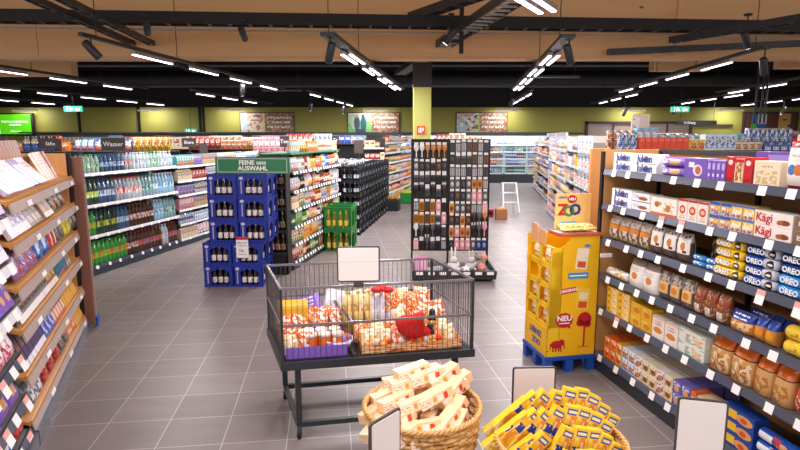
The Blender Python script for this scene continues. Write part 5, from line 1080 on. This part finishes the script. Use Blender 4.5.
# ---- wire bin on wheels
FL = Vector((-.72, 3.27, 0)); ce, cn = rad(11), rad(110)
MCt = Matrix(((math.cos(ce), math.cos(cn), 0, 0), (math.sin(ce), math.sin(cn), 0, 0), (0, 0, 1, 0), (0, 0, 0, 1)))
CT = thing('wire_bin', 'large grey wire promotion bin on a wheeled frame in the foreground', 'display bin', FL)
CTM = Matrix.Translation(FL) @ MCt
W_, D_ = 1.217, .68
WIRE = mat('wire_grey', '5d5c60', .35, .5)
def ring(z0, z1, th, m, nm, ins=0):
    b = MB()
    b.box(ins, W_-ins, ins, ins+th, z0, z1, 0, MCt).box(ins, W_-ins, D_-ins-th, D_-ins, z0, z1, 0, MCt).box(ins, ins+th, ins+th, D_-ins-th, z0, z1, 0, MCt).box(W_-ins-th, W_-ins, ins+th, D_-ins-th, z0, z1, 0, MCt)
    return b.build(nm, m, CT)
ring(.985, 1.0, .014, mat('rim_grey', '8b878c', .3, .5), 'top_rim'); ring(.755, .768, .012, mat('rim_grey', '8b878c', .3, .5), 'middle_rim'); ring(.48, .53, .04, DARK, 'bottom_frame', -.01)
MB().box(.02, W_-.02, .02, D_-.02, .525, .53, 0, MCt).build('bin_floor', DARK, CT)
for nm, p, q, n in (('front_wires', (0, .007), (W_, .007), 36), ('back_wires', (0, D_-.007), (W_, D_-.007), 36), ('left_wires', (.007, 0), (.007, D_), 20), ('right_wires', (W_-.007, 0), (W_-.007, D_), 20)):
    b = MB()
    for i in range(n+1):
        x = p[0]+(q[0]-p[0])*i/n; y = p[1]+(q[1]-p[1])*i/n; b.tube((x, y, .53), (x, y, .99), .0019, 5, 0, MCt)
    b.build(nm, WIRE, CT)
for x, y in ((.006, .006), (W_-.006, .006), (.006, D_-.006), (W_-.006, D_-.006)): MB().box(x-.008, x+.008, y-.008, y+.008, .53, .99, 0, MCt).build('corner_post', DARK, CT)
b = MB(); b.box(.44, .455, .02, D_-.02, .74, .755, 0, MCt).box(.44, .455, .02, D_-.02, .535, .55, 0, MCt)
for i in range(14): b.tube((.447, .04+i*.046, .54), (.447, .04+i*.046, .75), .0019, 5, 0, MCt)
b.build('divider', WIRE, CT)
for x, y in ((.1, .05), (W_-.1, .05), (.1, D_-.05), (W_-.1, D_-.05)):
    MB().box(x-.017, x+.017, y-.017, y+.017, .11, .48, 0, MCt).build('leg', DARK, CT)
    c_ = MB().box(x-.012, x+.012, y-.015, y+.015, .05, .085, 0, MCt).build('caster', GREY, CT)
    p = MCt @ Vector((x, y, .032)); MB().tube((p.x-.011, p.y, .032), (p.x+.011, p.y, .032), .031, 12).build('wheel', BLACK, c_)
b = MB(); b.box(.1, W_-.1, .035, .065, .08, .112, 0, MCt).box(.1, W_-.1, D_-.065, D_-.035, .08, .112, 0, MCt).box(.085, .115, .05, D_-.05, .08, .112, 0, MCt).box(W_-.115, W_-.085, .05, D_-.05, .08, .112, 0, MCt); b.build('base_frame', DARK, CT)
def card(name, label, p, rz, w_, h_, tilt=0, stem=None, foot=True, crease=False, fr=None):
    t = thing(name, label, 'sign', p, rz); M = T(0, 0, 0) @ RX(tilt)
    r = .014; fr = fr or mat('dark_card_frame', '4a4448', .4)
    def rr(x0, x1, z0, z1, r):
        pts = []
        for cx, cz, a0 in ((x1-r, z0+r, -90), (x1-r, z1-r, 0), (x0+r, z1-r, 90), (x0+r, z0+r, 180)):
            for k in range(4): a_ = rad(a0+k*30); pts.append((cx+r*math.cos(a_), cz+r*math.sin(a_)))
        return pts
    MB().prism(rr(-w_/2, w_/2, 0, h_, r), 0, .009, 0, M).build('frame', fr, t)
    b = MB().prism(rr(-w_/2+.009, w_/2-.009, .009, h_-.009, r*.6), -.0025, .002, 0, M)
    if crease: b.box(-w_/2+.01, w_/2-.01, -.0032, -.0025, h_*.56, h_*.566, 1, M)
    b.build('card', [mat('blank_card', 'f6ece8', .5), mat('crease_grey', 'b9b0b4', .5)], t)
    if stem: MB().tube((0, .005, -stem), (0, .005, .01), .006, 8).build('stem', fr, t)
    if stem and foot: MB().lathe([(.07, -stem), (.07, -stem+.008), (.01, -stem+.012)], 16).build('foot', fr, t)
    elif stem: MB().box(-.03, .03, -.012, .02, -stem-.02, -stem+.012).build('clamp', fr, t)
    return t
pc = CTM @ Vector((.475, -.002, 1.0))
card('price_sign', 'blank white landscape card in a dark frame clipped to wire bin rim', (pc.x, pc.y-.004, 1.018), rad(3), .262, .222, 0, .012, False, True)
card('price_sign', 'blank white card turned sideways in front of the peach box basket', (-.053, 1.968, .62), rad(51), .176, .25, 0, .612)
card('price_sign', 'blank white portrait card standing behind the yellow biscuit basket', (.72, 2.86, .36), rad(2), .235, .32, 0, .352)
card('price_sign', 'blank white portrait card at lower right before the biscuit rack', (1.26, 2.2, .52), rad(-14), .195, .3, 0, .512)
# contents of the bin (things)
class Bin(Pl): pass
BN = Bin(CTM)
BN.M = Matrix.Translation(FL) @ Matrix.Rotation(ce, 4, 'Z')
def cp(x, y, z): v = CTM @ Vector((x, y, 0)); return (v.x, v.y, z)
def inbin(key, x, y, z, label, group=None, rz=0., lean=0., roll=0.):
    k = K[key]; o = put(k['me'], k['name']); o.matrix_world = Matrix.Translation(cp(x, y, z)) @ RZ(11+rz) @ RX(lean) @ RY(roll); return tag(o, label, k['cat'], group)
PURP = mat('purple_tray', '8a62c8', .4)
t = thing('cardboard_tray', 'low purple cardboard tray at the left front of the wire bin', 'tray', cp(.03, .04, .532), ce)
b = MB().box(0, .38, 0, .3, 0, .006).box(0, .38, 0, .004, .0, .075).box(0, .38, .296, .3, 0, .075).box(0, .004, 0, .3, 0, .075).box(.376, .38, 0, .3, 0, .075); b.build('tray_body', PURP, t)
t = thing('cardboard_tray', 'long orange-patterned tray at the right front of the wire bin', 'tray', cp(.5, .04, .532), ce)
b = MB().box(0, .66, 0, .3, 0, .006).box(0, .66, 0, .004, .0, .055).box(0, .66, .296, .3, 0, .055).box(0, .004, 0, .3, 0, .055).box(.656, .66, 0, .3, 0, .055); b.build('tray_body', pmat('orange_tray', 'e8893c', [('blob', 'f6dcae', (0, 1, 0, 1), 9, .5), ('blob', 'a83c1c', (0, 1, 0, 1), 7, .62)], .4), t)
bg('orcan', 'orange and white sweet bag', .11, .06, .14, 'f2722c', [('blob', 'fbf0e4', (0, 1, 0, 1), 4, .53), ('blob', 'c8401c', (.1, .9, .1, .9), 7, .6)])
bg('eggbag', 'clear bag of orange and cream eggs', .12, .07, .13, 'f4a04a', [('blob', 'e85a24', (0, 1, 0, 1), 7, .5), ('blob', 'fbf4e8', (0, 1, 0, 1), 6, .58), ('blob', '8a6a3c', (0, 1, 0, 1), 9, .66)])
bg('yelsp', 'cream and yellow sweet bag', .1, .06, .13, 'f4dc94', [('blob', 'fbf7ee', (0, 1, 0, 1), 5, .5), ('blob', 'e8a02c', (0, 1, 0, 1), 6, .6)])
bx('yelbx', 'plain golden yellow carton', .2, .14, .12, 'f4b42c', [('rect', 'f8cc5c', (0, 1, .8, 1))]); bx('purst', 'tilted purple and white striped box', .15, .06, .19, '7a4fb4', [('lines', 'f4eefa', (.08, .7, .06, .94), 7), ('rect', '9a7ad0', (.8, 1, 0, 1))])
bx('whbx', 'plain white carton behind the bags', .14, .1, .16, 'ecebf2', [('blob', 'd4d2e4', (0, 1, 0, 1), 3, .55)])
kind('orjar', m_jar(.042, .125, [mat('orange_jelly', 'd9601c', .15), mat('orange_jelly2', 'e8761c', .2), mat('cream_lid', 'f2e4d8', .4)]), 'glass_jar', 'deep orange jar with pale lid', 'jar', .084, .084, .125)
kind('ybot', m_bottle(.034, .2, [mat('yellow_cream', 'f0d890', .3), pmat('ybot_l', 'f4e6b8', [('blob', 'd9962c', (0, 1, 0, 1), 4, .5)]), mat('gold_cap', 'e6c45a', .3)]), 'sweet_figure_bottle', 'yellow cream bottle with gold cap', 'bottle', .068, .068, .2)
kind('pbot', m_bottle(.032, .19, [mat('pastel_glass', 'dcdcec', .2), pmat('pbot_l', 'b9cdea', [('blob', 'f6eef4', (0, 1, 0, 1), 4, .5)]), mat('pastel_cap', 'e8e0f0', .3)]), 'pastel_bottle', 'pale pastel bottle', 'bottle', .064, .064, .19)
inbin('yelbx', .14, .43, .535, 'golden yellow carton at the left back of the wire bin'); inbin('yelbx', .14, .44, .66, 'golden yellow carton stacked on another in the wire bin')
inbin('purst', .3, .5, .62, 'tilted purple and white striped box in the wire bin', None, -10, -38, -18)
inbin('whbx', .43, .55, .66, 'plain white carton behind the yellow bottles in the wire bin', None, 5, -20, 15)
for i in range(3): inbin('orjar', .20+i*.085, .12, .539, f'deep orange jar, {ordn(i+1)} from left in the purple tray', 'orange jars in the purple tray')
for i in range(3): inbin('orjar', .20+i*.085, .21, .539, f'deep orange jar in the back row of purple tray, {ordn(i+1)} from left', 'orange jars in the purple tray')
for i in range(2):
    for j in range(2): inbin('yelsp' if i == j else 'orcan', .08+i*.075, .10+j*.1, .539, f'{"cream yellow" if i == j else "orange white"} sweet bag, {["left","right"][i]} {["front","back"][j]} corner end of the purple tray', None, R.random()*30-15, -5)
for i in range(7): inbin(['orcan', 'eggbag'][i % 2], .06+i*.062, .35+.06*(i % 2), .62, f'{["orange white sweet bag","clear bag of orange eggs"][i % 2]} on the left pile, {ordn(i+1)} from left', None, R.random()*60-30, -30)
t_ = MB().lathe([(.05, 0), (.085, .03), (.1, .075), (.094, .075), (.075, .03), (.01, .01)], 20).build('sweet_bowl', pmat('bowl_print', 'f2ecf4', [('blob', '9a84d0', (0, 1, 0, 1), 5, .52)]), None, cp(.375, .14, .543)); tag(t_, 'white and violet bowl at the right end of the purple tray', 'bowl')
for i in range(6):
    tag(MB().ball((0, 0, 0), .022, .022, .028, 8, 6).build('sweet_egg', mat('egg_'+['orange', 'cream', 'violet'][i % 3], ['ef6a28', 'f8eedc', '9a80c8'][i % 3], .3), None, cp(.375+.045*math.cos(i*1.047), .14+.045*math.sin(i*1.047), .62)), f'{["orange","cream","violet"][i % 3]} egg in the white bowl, {"front" if i > 2 else "back"} side', 'egg', None)
for i in range(3):
    for j in range(2): inbin('ybot', .52+i*.072-.02, .40+j*.09, .535+.0, f'yellow cream bottle, {ordn(i+1)} from left, {["front","back"][j]} row right of divider', 'yellow cream bottles in the wire bin')
for i in range(3): inbin('ybot', .49+i*.075, .34, .66, f'yellow cream bottle standing higher, {ordn(i+1)} from left, right of the divider', 'raised yellow cream bottles', 0, -12)
for i in range(3): inbin('pbot', .665+i*.06, .34, .655, f'pale pastel bottle under the red bow, {ordn(i+1)} from left', 'pastel bottles', 0, -8)
bw = MB(); 
for s_ in (-1, 1): bw.ball((s_*.04, 0, 0), .042, .03, .022, 10, 6)
bw.ball((0, -.01, .004), .016).ball((0, .02, .012), .05, .03, .016); tag(bw.build('gift_bow', mat('red_ribbon', 'd8141c', .4), None, cp(.725, .33, .868)), 'bright red gift bow on top of the pastel bottles', 'bow')
# orange pile on the right
pn = 0
for lay_, (z, ny, nx) in enumerate(((.541, 3, 6), (.63, 3, 6), (.7, 2, 5))):
    for j in range(ny):
        for i in range(nx):
            x = .56+i*.108+(.04 if lay_ else 0)+(R.random()-.5)*.02; y = (.1 if lay_ == 0 else .22 if lay_ == 1 else .36)+j*.12
            if x > 1.14 or y > .6: continue
            if lay_ == 0 and j == 2 and i < 2: continue
            if lay_ == 1 and x < .8 : continue
            k_ = R.choice(['orcan', 'eggbag', 'eggbag', 'yelsp', 'yelsp']); pn += 1
            inbin(k_, x, y, z, f'{K[k_]["desc"]}, {["bottom","middle","top"][lay_]} layer, {["front","middle","back"][j]} row, {ordn(i+1)} from left in bin', 'sweet bags on the right pile', R.random()*80-40, -25+R.random()*20)
for i in range(14):
    x = .56+i*.042; c_ = ['ef6a28', 'f8eedc', 'f4b04a', 'e2481c'][i % 4]
    tag(MB().ball((0, 0, 0), .021, .021, .027, 8, 6).build('sweet_egg', mat('eggc_'+c_, c_, .3), None, cp(x, .065+.02*(i % 2), .562+.028*(i % 2))), f'{["orange","cream","golden","red orange"][i % 4]} egg at the tray front, {ordn(i+1)} from left', 'egg', 'eggs along the front of the orange tray')
# red plush
rb = MB().rings([[((.03+.09*math.sin(math.pi*min(1, (k+.6)/6)))*math.cos(6.283*i/10)*.9, .045*math.sin(6.283*i/10)*(1 if 0 < k < 6 else .5), .03*k*(1+.1*math.sin(i))) for i in range(10)] for k in range(7)], 0)
o = tag(rb.build('red_felt_bag', mat('red_felt', 'd81c14', .8), None, cp(.79, .09, .62), (0, rad(38), ce)), 'bright red felt pouch lying against the front wires of the bin', 'pouch')
o = tag(MB().ball((0, 0, 0), .05, .04, .035).build('red_felt_ball', mat('red_felt', 'd81c14', .8), None, cp(.93, .1, .64)), 'small red felt cushion right of the red pouch', 'cushion')
for i, (x, y, z) in enumerate(((.99, .12, .72), (.97, .1, .625))):
    t = thing('chocolate_figure', f'dark blue and gold wrapped figure, {["upper","lower"][i]} one in the orange pile', 'sweet', cp(x, y, z)); MB().ball((0, 0, 0), .03, .025, .035, m=0).ball((0, -.005, .04), .022).build('body', mat('navy_foil', '23264a', .25, .3), t); MB().ball((0, -.02, -.03), .028, .018, .02).build('gold_band', mat('gold_foil', 'd9a84a', .25, .5), t)

# ---- wicker baskets
WK = pmat('wicker_print', 'e2b070', [('blob', 'c08a48', A, 30, .5)], .5)
def basket(label, c, r0, r1, h):
    t = thing('wicker_basket', label, 'basket', (c[0], c[1], 0))
    b = MB(); n = 26
    for i in range(n):
        a_ = 6.28318*i/n; b.tube((r0*math.cos(a_), r0*math.sin(a_), .01), (r1*math.cos(a_), r1*math.sin(a_), h-.01), .005, 5)
    b.build('stakes', WK, t)
    b = MB(); rows_ = int(h/.021)
    for k in range(rows_):
        z = .01+k*h/rows_; r = r0+(r1-r0)*z/h; N = n*2; rg = []
        pts = [((r+(.0055 if (i//1+k) % 2 else -.0055)*(1 if i % 2 else -1) * (1))*math.cos(6.28318*i/N) for i in range(N))]
        for i in range(N):
            rr = r+.006*math.sin(math.pi*i/2+math.pi*(k % 2)+.78); a_ = 6.28318*i/N
            cx, cy = rr*math.cos(a_), rr*math.sin(a_)
            rg.append([(cx+.0085*math.cos(q)*math.cos(a_), cy+.0085*math.cos(q)*math.sin(a_), z+.0115*math.sin(q)) for q in (0, 1.57, 3.14, 4.71)])
        vs = [p for g in rg for p in g]; fs = [((i*4+j), (i*4+(j+1) % 4), (((i+1) % N)*4+(j+1) % 4), (((i+1) % N)*4+j)) for i in range(N) for j in range(4)]
        b.add(vs, fs, 0, None, True)
    b.lathe([(r0, 0), (r0, .01)], 26); b.build('woven_side', WK, t)
    b = MB(); N = 90
    for s_ in range(3):
        rg = []
        for i in range(N):
            a_ = 6.28318*i/N; ph = a_*24+s_*2.094
            cr = r1+.008*math.cos(ph); cz = h+.008*math.sin(ph)
            rg.append([((cr+.007*math.cos(q))*math.cos(a_), (cr+.007*math.cos(q))*math.sin(a_), cz+.007*math.sin(q)) for q in (0, 1.05, 2.09, 3.14, 4.19, 5.24)])
        vs = [p for g in rg for p in g]; fs = [(i*6+j, i*6+(j+1) % 6, ((i+1) % N)*6+(j+1) % 6, ((i+1) % N)*6+j) for i in range(N) for j in range(6)]
        b.add(vs, fs, 0, None, True)
    b.build('braided_rim', WK, t)
    return t
B1 = (.105, 2.53); B2 = (.71, 2.32)
basket('tall wicker basket heaped with peach-coloured boxes in the foreground', B1, .2, .275, .635)
basket('tall wicker basket heaped with yellow and blue biscuit packs at bottom edge', B2, .2, .28, .57)
pe_me = m_box(.18, .066, .052, [pmat('peach_print', 'f8cfa4', [('rect', 'fbe6d2', (.0, .35, 0, 1)), ('rect', 'd8402c', (.7, .82, .1, .75)), ('rect', 'f6eee8', (.5, .68, .15, .8)), ('disc', 'd9a02c', (.42, .5, .05, .26)), ('lines', 'e8946a', (.03, .3, .2, .8), 4)], .35), mat('peach_end', 'f7d6b8', .4), TK])
kind('peach', pe_me, 'snack_box', 'peach-coloured snack box', 'box', .18, .066, .052)
pl = [(-.15, -.06, .60, 38, 8), (-.09, -.13, .63, 40, 10), (.02, -.16, .61, 12, 6), (.0, -.19, .545, 4, 3), (.14, -.13, .62, 48, 22), (.19, -.05, .63, 55, 28), (-.1, .0, .66, 36, 6), (.0, -.07, .68, 22, 8), (.09, -.03, .70, 30, 14), (.18, .04, .69, 50, 24), (-.14, .09, .64, 25, 6), (-.04, .08, .71, 18, 5), (.06, .1, .74, 20, 10), (.15, .13, .73, 35, 20), (-.08, .17, .68, 12, 4), (.04, .19, .72, 14, 8), (.13, .2, .70, 26, 14), (.0, .0, .61, 60, 2), (-.06, .05, .57, -20, 0), (.08, .0, .6, 70, 0), (.1, .15, .62, 10, 0), (-.12, -.15, .55, 20, 0), (-.2, .02, .6, 48, 10), (-.02, .14, .75, 30, 6), (.2, .1, .66, 40, 20), (.09, -.19, .57, 30, 12), (-.19, -.09, .58, 60, 14), (.05, -.22, .585, 20, 4), (-.05, -.2, .60, 50, 4), (.19, -.12, .6, 62, 24), (-.02, -.02, .64, 30, 4), (.12, .04, .67, 42, 12), (-.17, .14, .62, 50, 10), (.22, .18, .67, 30, 18), (.0, .12, .64, 15, 0)]
for i, (x, y, z, rz, p) in enumerate(pl):
    o = put(pe_me, 'snack_box'); o.matrix_world = T(B1[0]+x*.95-.025, B1[1]+y, z-.035) @ RZ(rz) @ RY(-p) @ RX((R.random()-.5)*16-8)
    hz = 'low' if z < .62 else 'middle' if z < .69 else 'top'; sx = 'left' if x < -.05 else 'right' if x > .1 else 'centre'; sy = 'front' if y < -.04 else 'back' if y > .1 else 'mid depth'
    tag(o, f'peach-coloured snack box, {hz} of heap, {sx}, {sy}, {["flat","tilted"][p > 12]}, {ordn(i+1)} of the basket', 'box', 'peach-coloured boxes in the wicker basket')
yb_me = m_box(.066, .036, .25, [pmat('yellow_pack', 'f6c830', [('rect', '1f3f9a', (0, 1, .5, .66)), ('rect', '2c58b8', (.12, .88, .84, .95)), ('rect', 'f8e9b0', (.2, .8, .87, .92)), ('blob', 'e88a3a', (0, 1, .67, .83), 4, .45), ('blob', 'e88a3a', (0, 1, .2, .48), 4, .5), ('blob', 'fae4a0', (0, 1, .0, .18), 4, .5), ('blob', 'f8d9a8', (0, 1, .4, .82), 6, .62)], .3)])
kind('yb', yb_me, 'biscuit_pack', 'yellow and blue biscuit pack', 'pack', .062, .034, .25)
L_ = .25
packs = []
TOPS = ((.56, .735, 52), (.60, .75, 50), (.645, .765, 46), (.70, .785, 28), (.755, .795, 16), (.81, .79, 18), (.865, .765, 24), (.915, .72, 28), (.96, .665, 32))
for row, yy, dz, qs, dx in (('back', 2.46, 0., range(9), 0), ('second', 2.38, -.045, (0, 1, 2, 3, 4, 5, 6, 7), -.012), ('third', 2.30, -.105, (0, 1, 3, 4, 5, 6, 7), .005), ('front', 2.21, -.165, (0, 1, 3, 4, 5, 6), -.01)):
    for q in qs:
        x, z, th = TOPS[q]
        packs.append((row, q, (x-.74)*1.0+.775+dx, yy, z+dz+(R.random()-.5)*.016, th+(R.random()-.5)*9))
for row, q, x, yy, z, th in packs:
    o = put(yb_me, 'biscuit_pack'); o.matrix_world = T(x, yy, z-.045) @ RY(th) @ RZ((R.random()-.5)*20+8) @ RX(-8) @ T(0, 0, -L_)
    tag(o, f'yellow and blue biscuit pack, {ordn(q+1)} from left in the {row} row of the basket', 'pack', 'yellow and blue packs in the wicker basket')

# ---- yellow animal biscuit display on a blue pallet
ZC = (1.178, 4.33); za = rad(11)
t = thing('plastic_pallet', 'blue plastic pallet under the yellow biscuit display', 'pallet', (ZC[0], ZC[1], 0), za); BLP = mat('royal_blue_plastic', '1f4fb0', .4)
MB().box(-.01, .43, -.01, .45, .1, .135, 0, c=.004).build('deck', BLP, t)
for x in (.02, .2, .39):
    for y in (.02, .2, .4): MB().box(x-.03 if x > .1 else x-.03, x+.035, y-.03, y+.03, 0, .1).build('foot', BLP, t)
t = thing('biscuit_display', 'yellow cardboard biscuit display with trays and printed side panel', 'display', (ZC[0], ZC[1], .136), za)
YEL = mat('display_yellow', 'fcc20c', .45); YEL2 = mat('display_yellow_tray', 'f8cc1c', .45)
W2, D2 = .42, .43
MB().box(.10, W2, 0, .008, 0, .9, 0).prism([(.10, .9), (W2, .9), (W2, .99), (.2, .99), (.14, .93)], 0, .008).build('front_panel', YEL, t)
MB().box(W2-.008, W2, .008, D2, 0, .99).build('side_panel', YEL, t); MB().box(.0, W2, D2-.008, D2, 0, .95).build('back_panel', YEL, t)
MB().box(.02, W2-.01, .01, D2-.01, .0, .24).build('core', YEL, t)
def g(b, u, v): return ((u-556.5)/44.5*.40, .0+(362-v)*.0084)
gr = MB(); y1, y0 = -.0012, -.0022
def disc(b, cx, cz, rx, rz, m, y=-.0022, n=16): b.prism([(cx+rx*math.cos(6.283*k/n), cz+rz*math.sin(6.283*k/n)) for k in range(n)], y, -.0001, m)
# materials: 0 red 1 white 2 blue 3 orange-red 4 cream 5 dark 6 yellow
disc(gr, .145, .30, .075, .062, 0); gr.prism([(.16, .25), (.2, .25), (.2, .225)], y0, -.0001, 0)
gr.text('NEU', .06, T(.145, -.0024, .315), 1, .0008, .002, sx=1.1); gr.box(.1, .19, -.0032, -.0024, .272, .28, 1)
gr.box(-.07, .07, -.002, 0, -.022, .022, 0, T(.17, 0, .545) @ RY(-8)); gr.text('ORIGINAL', .034, T(.17, -.0026, .545) @ RY(-8), 1, .0006, .001)
gr.box(.16, .335, -.002, 0, .64, .69, 2); gr.box(.175, .32, -.0028, -.002, .66, .67, 1)
for (cx, cz, s_) in ((.275, .80, 1.), (.3, .47, 1.05)):      # pictures of the biscuit pack
    gr.box(-.05*s_, .05*s_, -.002, 0, -.085*s_, .085*s_, 6 if cz < .6 else 4, T(cx, 0, cz) @ RY(6)); gr.box(-.035*s_, .035*s_, -.003, -.002, -.0*s_, .05*s_, 4, T(cx, 0, cz) @ RY(6)); gr.box(-.035*s_, .035*s_, -.003, -.002, -.07*s_, -.02*s_, 3, T(cx, 0, cz) @ RY(6))
disc(gr, .31, .905, .022, .014, 2); gr.prism([(.325, .905), (.35, .925), (.33, .89)], y0, -.0001, 2)
# elephant
disc(gr, .085, .10, .05, .034, 0); disc(gr, .13, .115, .026, .026, 0)
for x in (.05, .075, .1, .118): gr.box(x, x+.014, y0, -.0001, .04, .085, 0)
gr.prism([(.15, .12), (.143, .11), (.152, .06), (.162, .06)], y0, -.0001, 0); gr.box(.028, .036, y0, -.0001, .06, .11, 0); gr.box(.0, .024, y0, -.0001, .045, .05, 0)
# tree
gr.box(.315, .33, y0, -.0001, .07, .26, 0); disc(gr, .32, .30, .062, .06, 0); disc(gr, .285, .27, .035, .03, 0); disc(gr, .35, .26, .03, .03, 0); gr.box(.27, .37, y0, -.0001, .066, .072, 3)
gr.build('side_artwork', [TR, TW, mat('print_blue', '3a9ad0', .4), mat('print_orange_red', 'e0562c', .4), mat('print_cream', 'f8ecd0', .4), TK, mat('print_yellow', 'f8d24a', .4)], t)
# left trays: local frame for the left face: a along +y (from the corner back), out along -x
LM = Matrix(((0, 1, 0, 0), (-1, 0, 0, D2), (0, 0, 1, 0), (0, 0, 0, 1)))     # tray-local x runs from the far corner to the near one, tray-local -y points out to the left
def tray(z, h, ins):
    b = MB(); L = D2-.0
    y = ins
    b.box(0, .03, y, y+.006, z, z+h, 0, LM).box(L/2-.02, L/2+.02, y, y+.006, z, z+h, 0, LM).box(L-.03, L, y, y+.006, z, z+h, 0, LM)
    b.box(0, L, y, y+.006, z, z+.028, 0, LM).box(0, L, y, y+.006, z+h-.012, z+h, 0, LM)
    for cx in (.0275+.0775, L/2+.105):
        for s_ in (-1, 1): b.prism([(cx+s_*.0875, z+h-.018), (cx+s_*.0875, z+h-.05), (cx+s_*.055, z+h-.018)][::s_], y, y+.006, 0, LM)
    b.box(0, L, y+.006, y+.1, z, z+.006, 0, LM).box(L-.006, L, y+.006, .11, z, z+h, 0, LM).box(0, .006, y+.006, .11, z, z+h, 0, LM)
    b.build('tray', YEL2, t)
bx_ = MB().box(0, D2, 0, .006, 0, .235, 0, LM); bx_.box(0, D2, .006, .03, .229, .235, 0, LM)
bx_.text('LEIBNIZ', .068, LM @ T(D2/2, -.001, .15), 1, .001, .002); bx_.text('ZOO', .066, LM @ T(D2/2+.02, -.001, .07), 1, .001, .003)
bx_.build('base_panel', [YEL, TB], t)
MB().box(.0, .11, 0, .006, 0, .235).box(.012, .104, .0, .006, .235, .86).build('tray_side', YEL2, t)
bg('animal', 'yellow animal biscuit pack', .12, .05, .16, 'f4d488', [('rect', 'f6f0e4', (.1, .9, .5, .85)), ('blob', 'c8842c', (.1, .9, .05, .48), 5, .5), ('blob', 'd84a2c', (.2, .8, .6, .8), 6, .58)], name='biscuit_pack')
ZM = Matrix.Translation((ZC[0], ZC[1], .136)) @ Matrix.Rotation(za, 4, 'Z')
for i, z in enumerate((.24, .405, .57, .735)):
    tray(z, .16, .008+.004*i)
    for q in range(2):
        if i == 2 and q == 0: continue
        o = put(K['animal']['me'], 'biscuit_pack'); o.matrix_world = ZM @ LM @ T(.105+q*.215, .052, z+.008) @ RX(-4); o.scale = (1.15, 1, .92)
        tag(o, f'yellow animal biscuit pack, {["left","right"][q]} window, {["lowest","second","third","top"][i]} tray of yellow display', 'pack', 'animal biscuit packs in the yellow display')
for q, (x_, h_) in enumerate(((.02, .13), (.17, .1))): MB().prism([(x_, .895), (x_+.13, .895), (x_+.13, .895+h_), (x_+.11, .895+h_+.02), (x_+.02, .895+h_+.02), (x_, .895+h_)], .02, .026, 0, LM).build('open_flap', mat('peach_cardboard', 'eeb07a', .5), t)
b = MB().box(.08, W2+.01, -.0, .19, .99, 1.0, 1).box(.07, W2+.015, -.012, -.004, .985, 1.012, 0).box(.07, .078, -.012, .19, .985, 1.012, 0).box(.07, W2+.015, -.012, .19, 1.0, 1.004, 1); b.build('top_tray', [mat('red_edge', 'd8502c', .4), mat('pale_tray', 'f2e9e4', .4)], t)
for i in range(3): 
    o = put(K['animal']['me'], 'biscuit_pack'); o.matrix_world = ZM @ T(.16+i*.1, .03, 1.035) @ RZ(12*i-12) @ RX(-84); tag(o, f'yellow animal biscuit pack lying on top of the display, {ordn(i+1)} from left', 'pack', 'animal biscuit packs on the display top')
hc = MB().box(.125, .44, .2, .206, .99, 1.30, 0, c=.002)
def hd(cx, cz, rx, rz, m, yy=.1985): hc.prism([(cx+rx*math.cos(6.283*k/16), cz+rz*math.sin(6.283*k/16)) for k in range(16)], yy, .2, m)
for ch, x_, m_ in (('Z', .19, 1), ('O', .245, 2), ('O', .3, 3)): hc.text(ch, .125, T(x_, .1985, 1.165-(.012 if ch == 'O' and x_ < .28 else 0)), m_, .001, .005)
hd(.27, 1.255, .042, .034, 1); hc.text('NEU', .03, T(.27, .197, 1.255), 4, .0006, .001); hc.box(.17, .31, .1988, .2, 1.015, 1.075, 5); hc.box(.185, .295, .1978, .1988, 1.04, 1.05, 4); hc.text('LEIBNIZ', .022, T(.19, .1985, 1.27), 3, .0006, .0005)
hc.build('header_card', [mat('header_yellow', 'f6cf7e', .5), TR, mat('print_green', '4a9a48', .4), TB, TW, mat('print_sky', '8cc4e0', .4), mat('print_tan', 'e8ac5c', .4)], t)
tag(MB().box(0, .1, 0, .012, -.015, .015, 0, c=.003).build('shelf_clip', mat('pale_clip', 'f0e4de', .4), None, (1.54, 4.24, .99), (0, 0, za)), 'small pale price strip beside the yellow display', 'tag')

# ---- step ladder
t = thing('step_ladder', 'small pale aluminium step ladder at the far end of the aisle', 'ladder', (2.6, 14.0, 0), rad(6)); AL_ = mat('pale_aluminium', 'cfd4d6', .35, .4)
for x in (.0, .4): MB().tube((x, 0, 0), (x+(.03 if x == 0 else -.03), .25, .74), .02, 6).build('side_rail', AL_, t); MB().tube((x+.0, .5, 0), (x+(.03 if x == 0 else -.03), .28, .72), .015, 6).build('rear_leg', AL_, t)
for i, z in enumerate((.22, .46, .7)): MB().box(.02, .38, z*.34, z*.34+.14, z, z+.03).build('step', AL_, t)
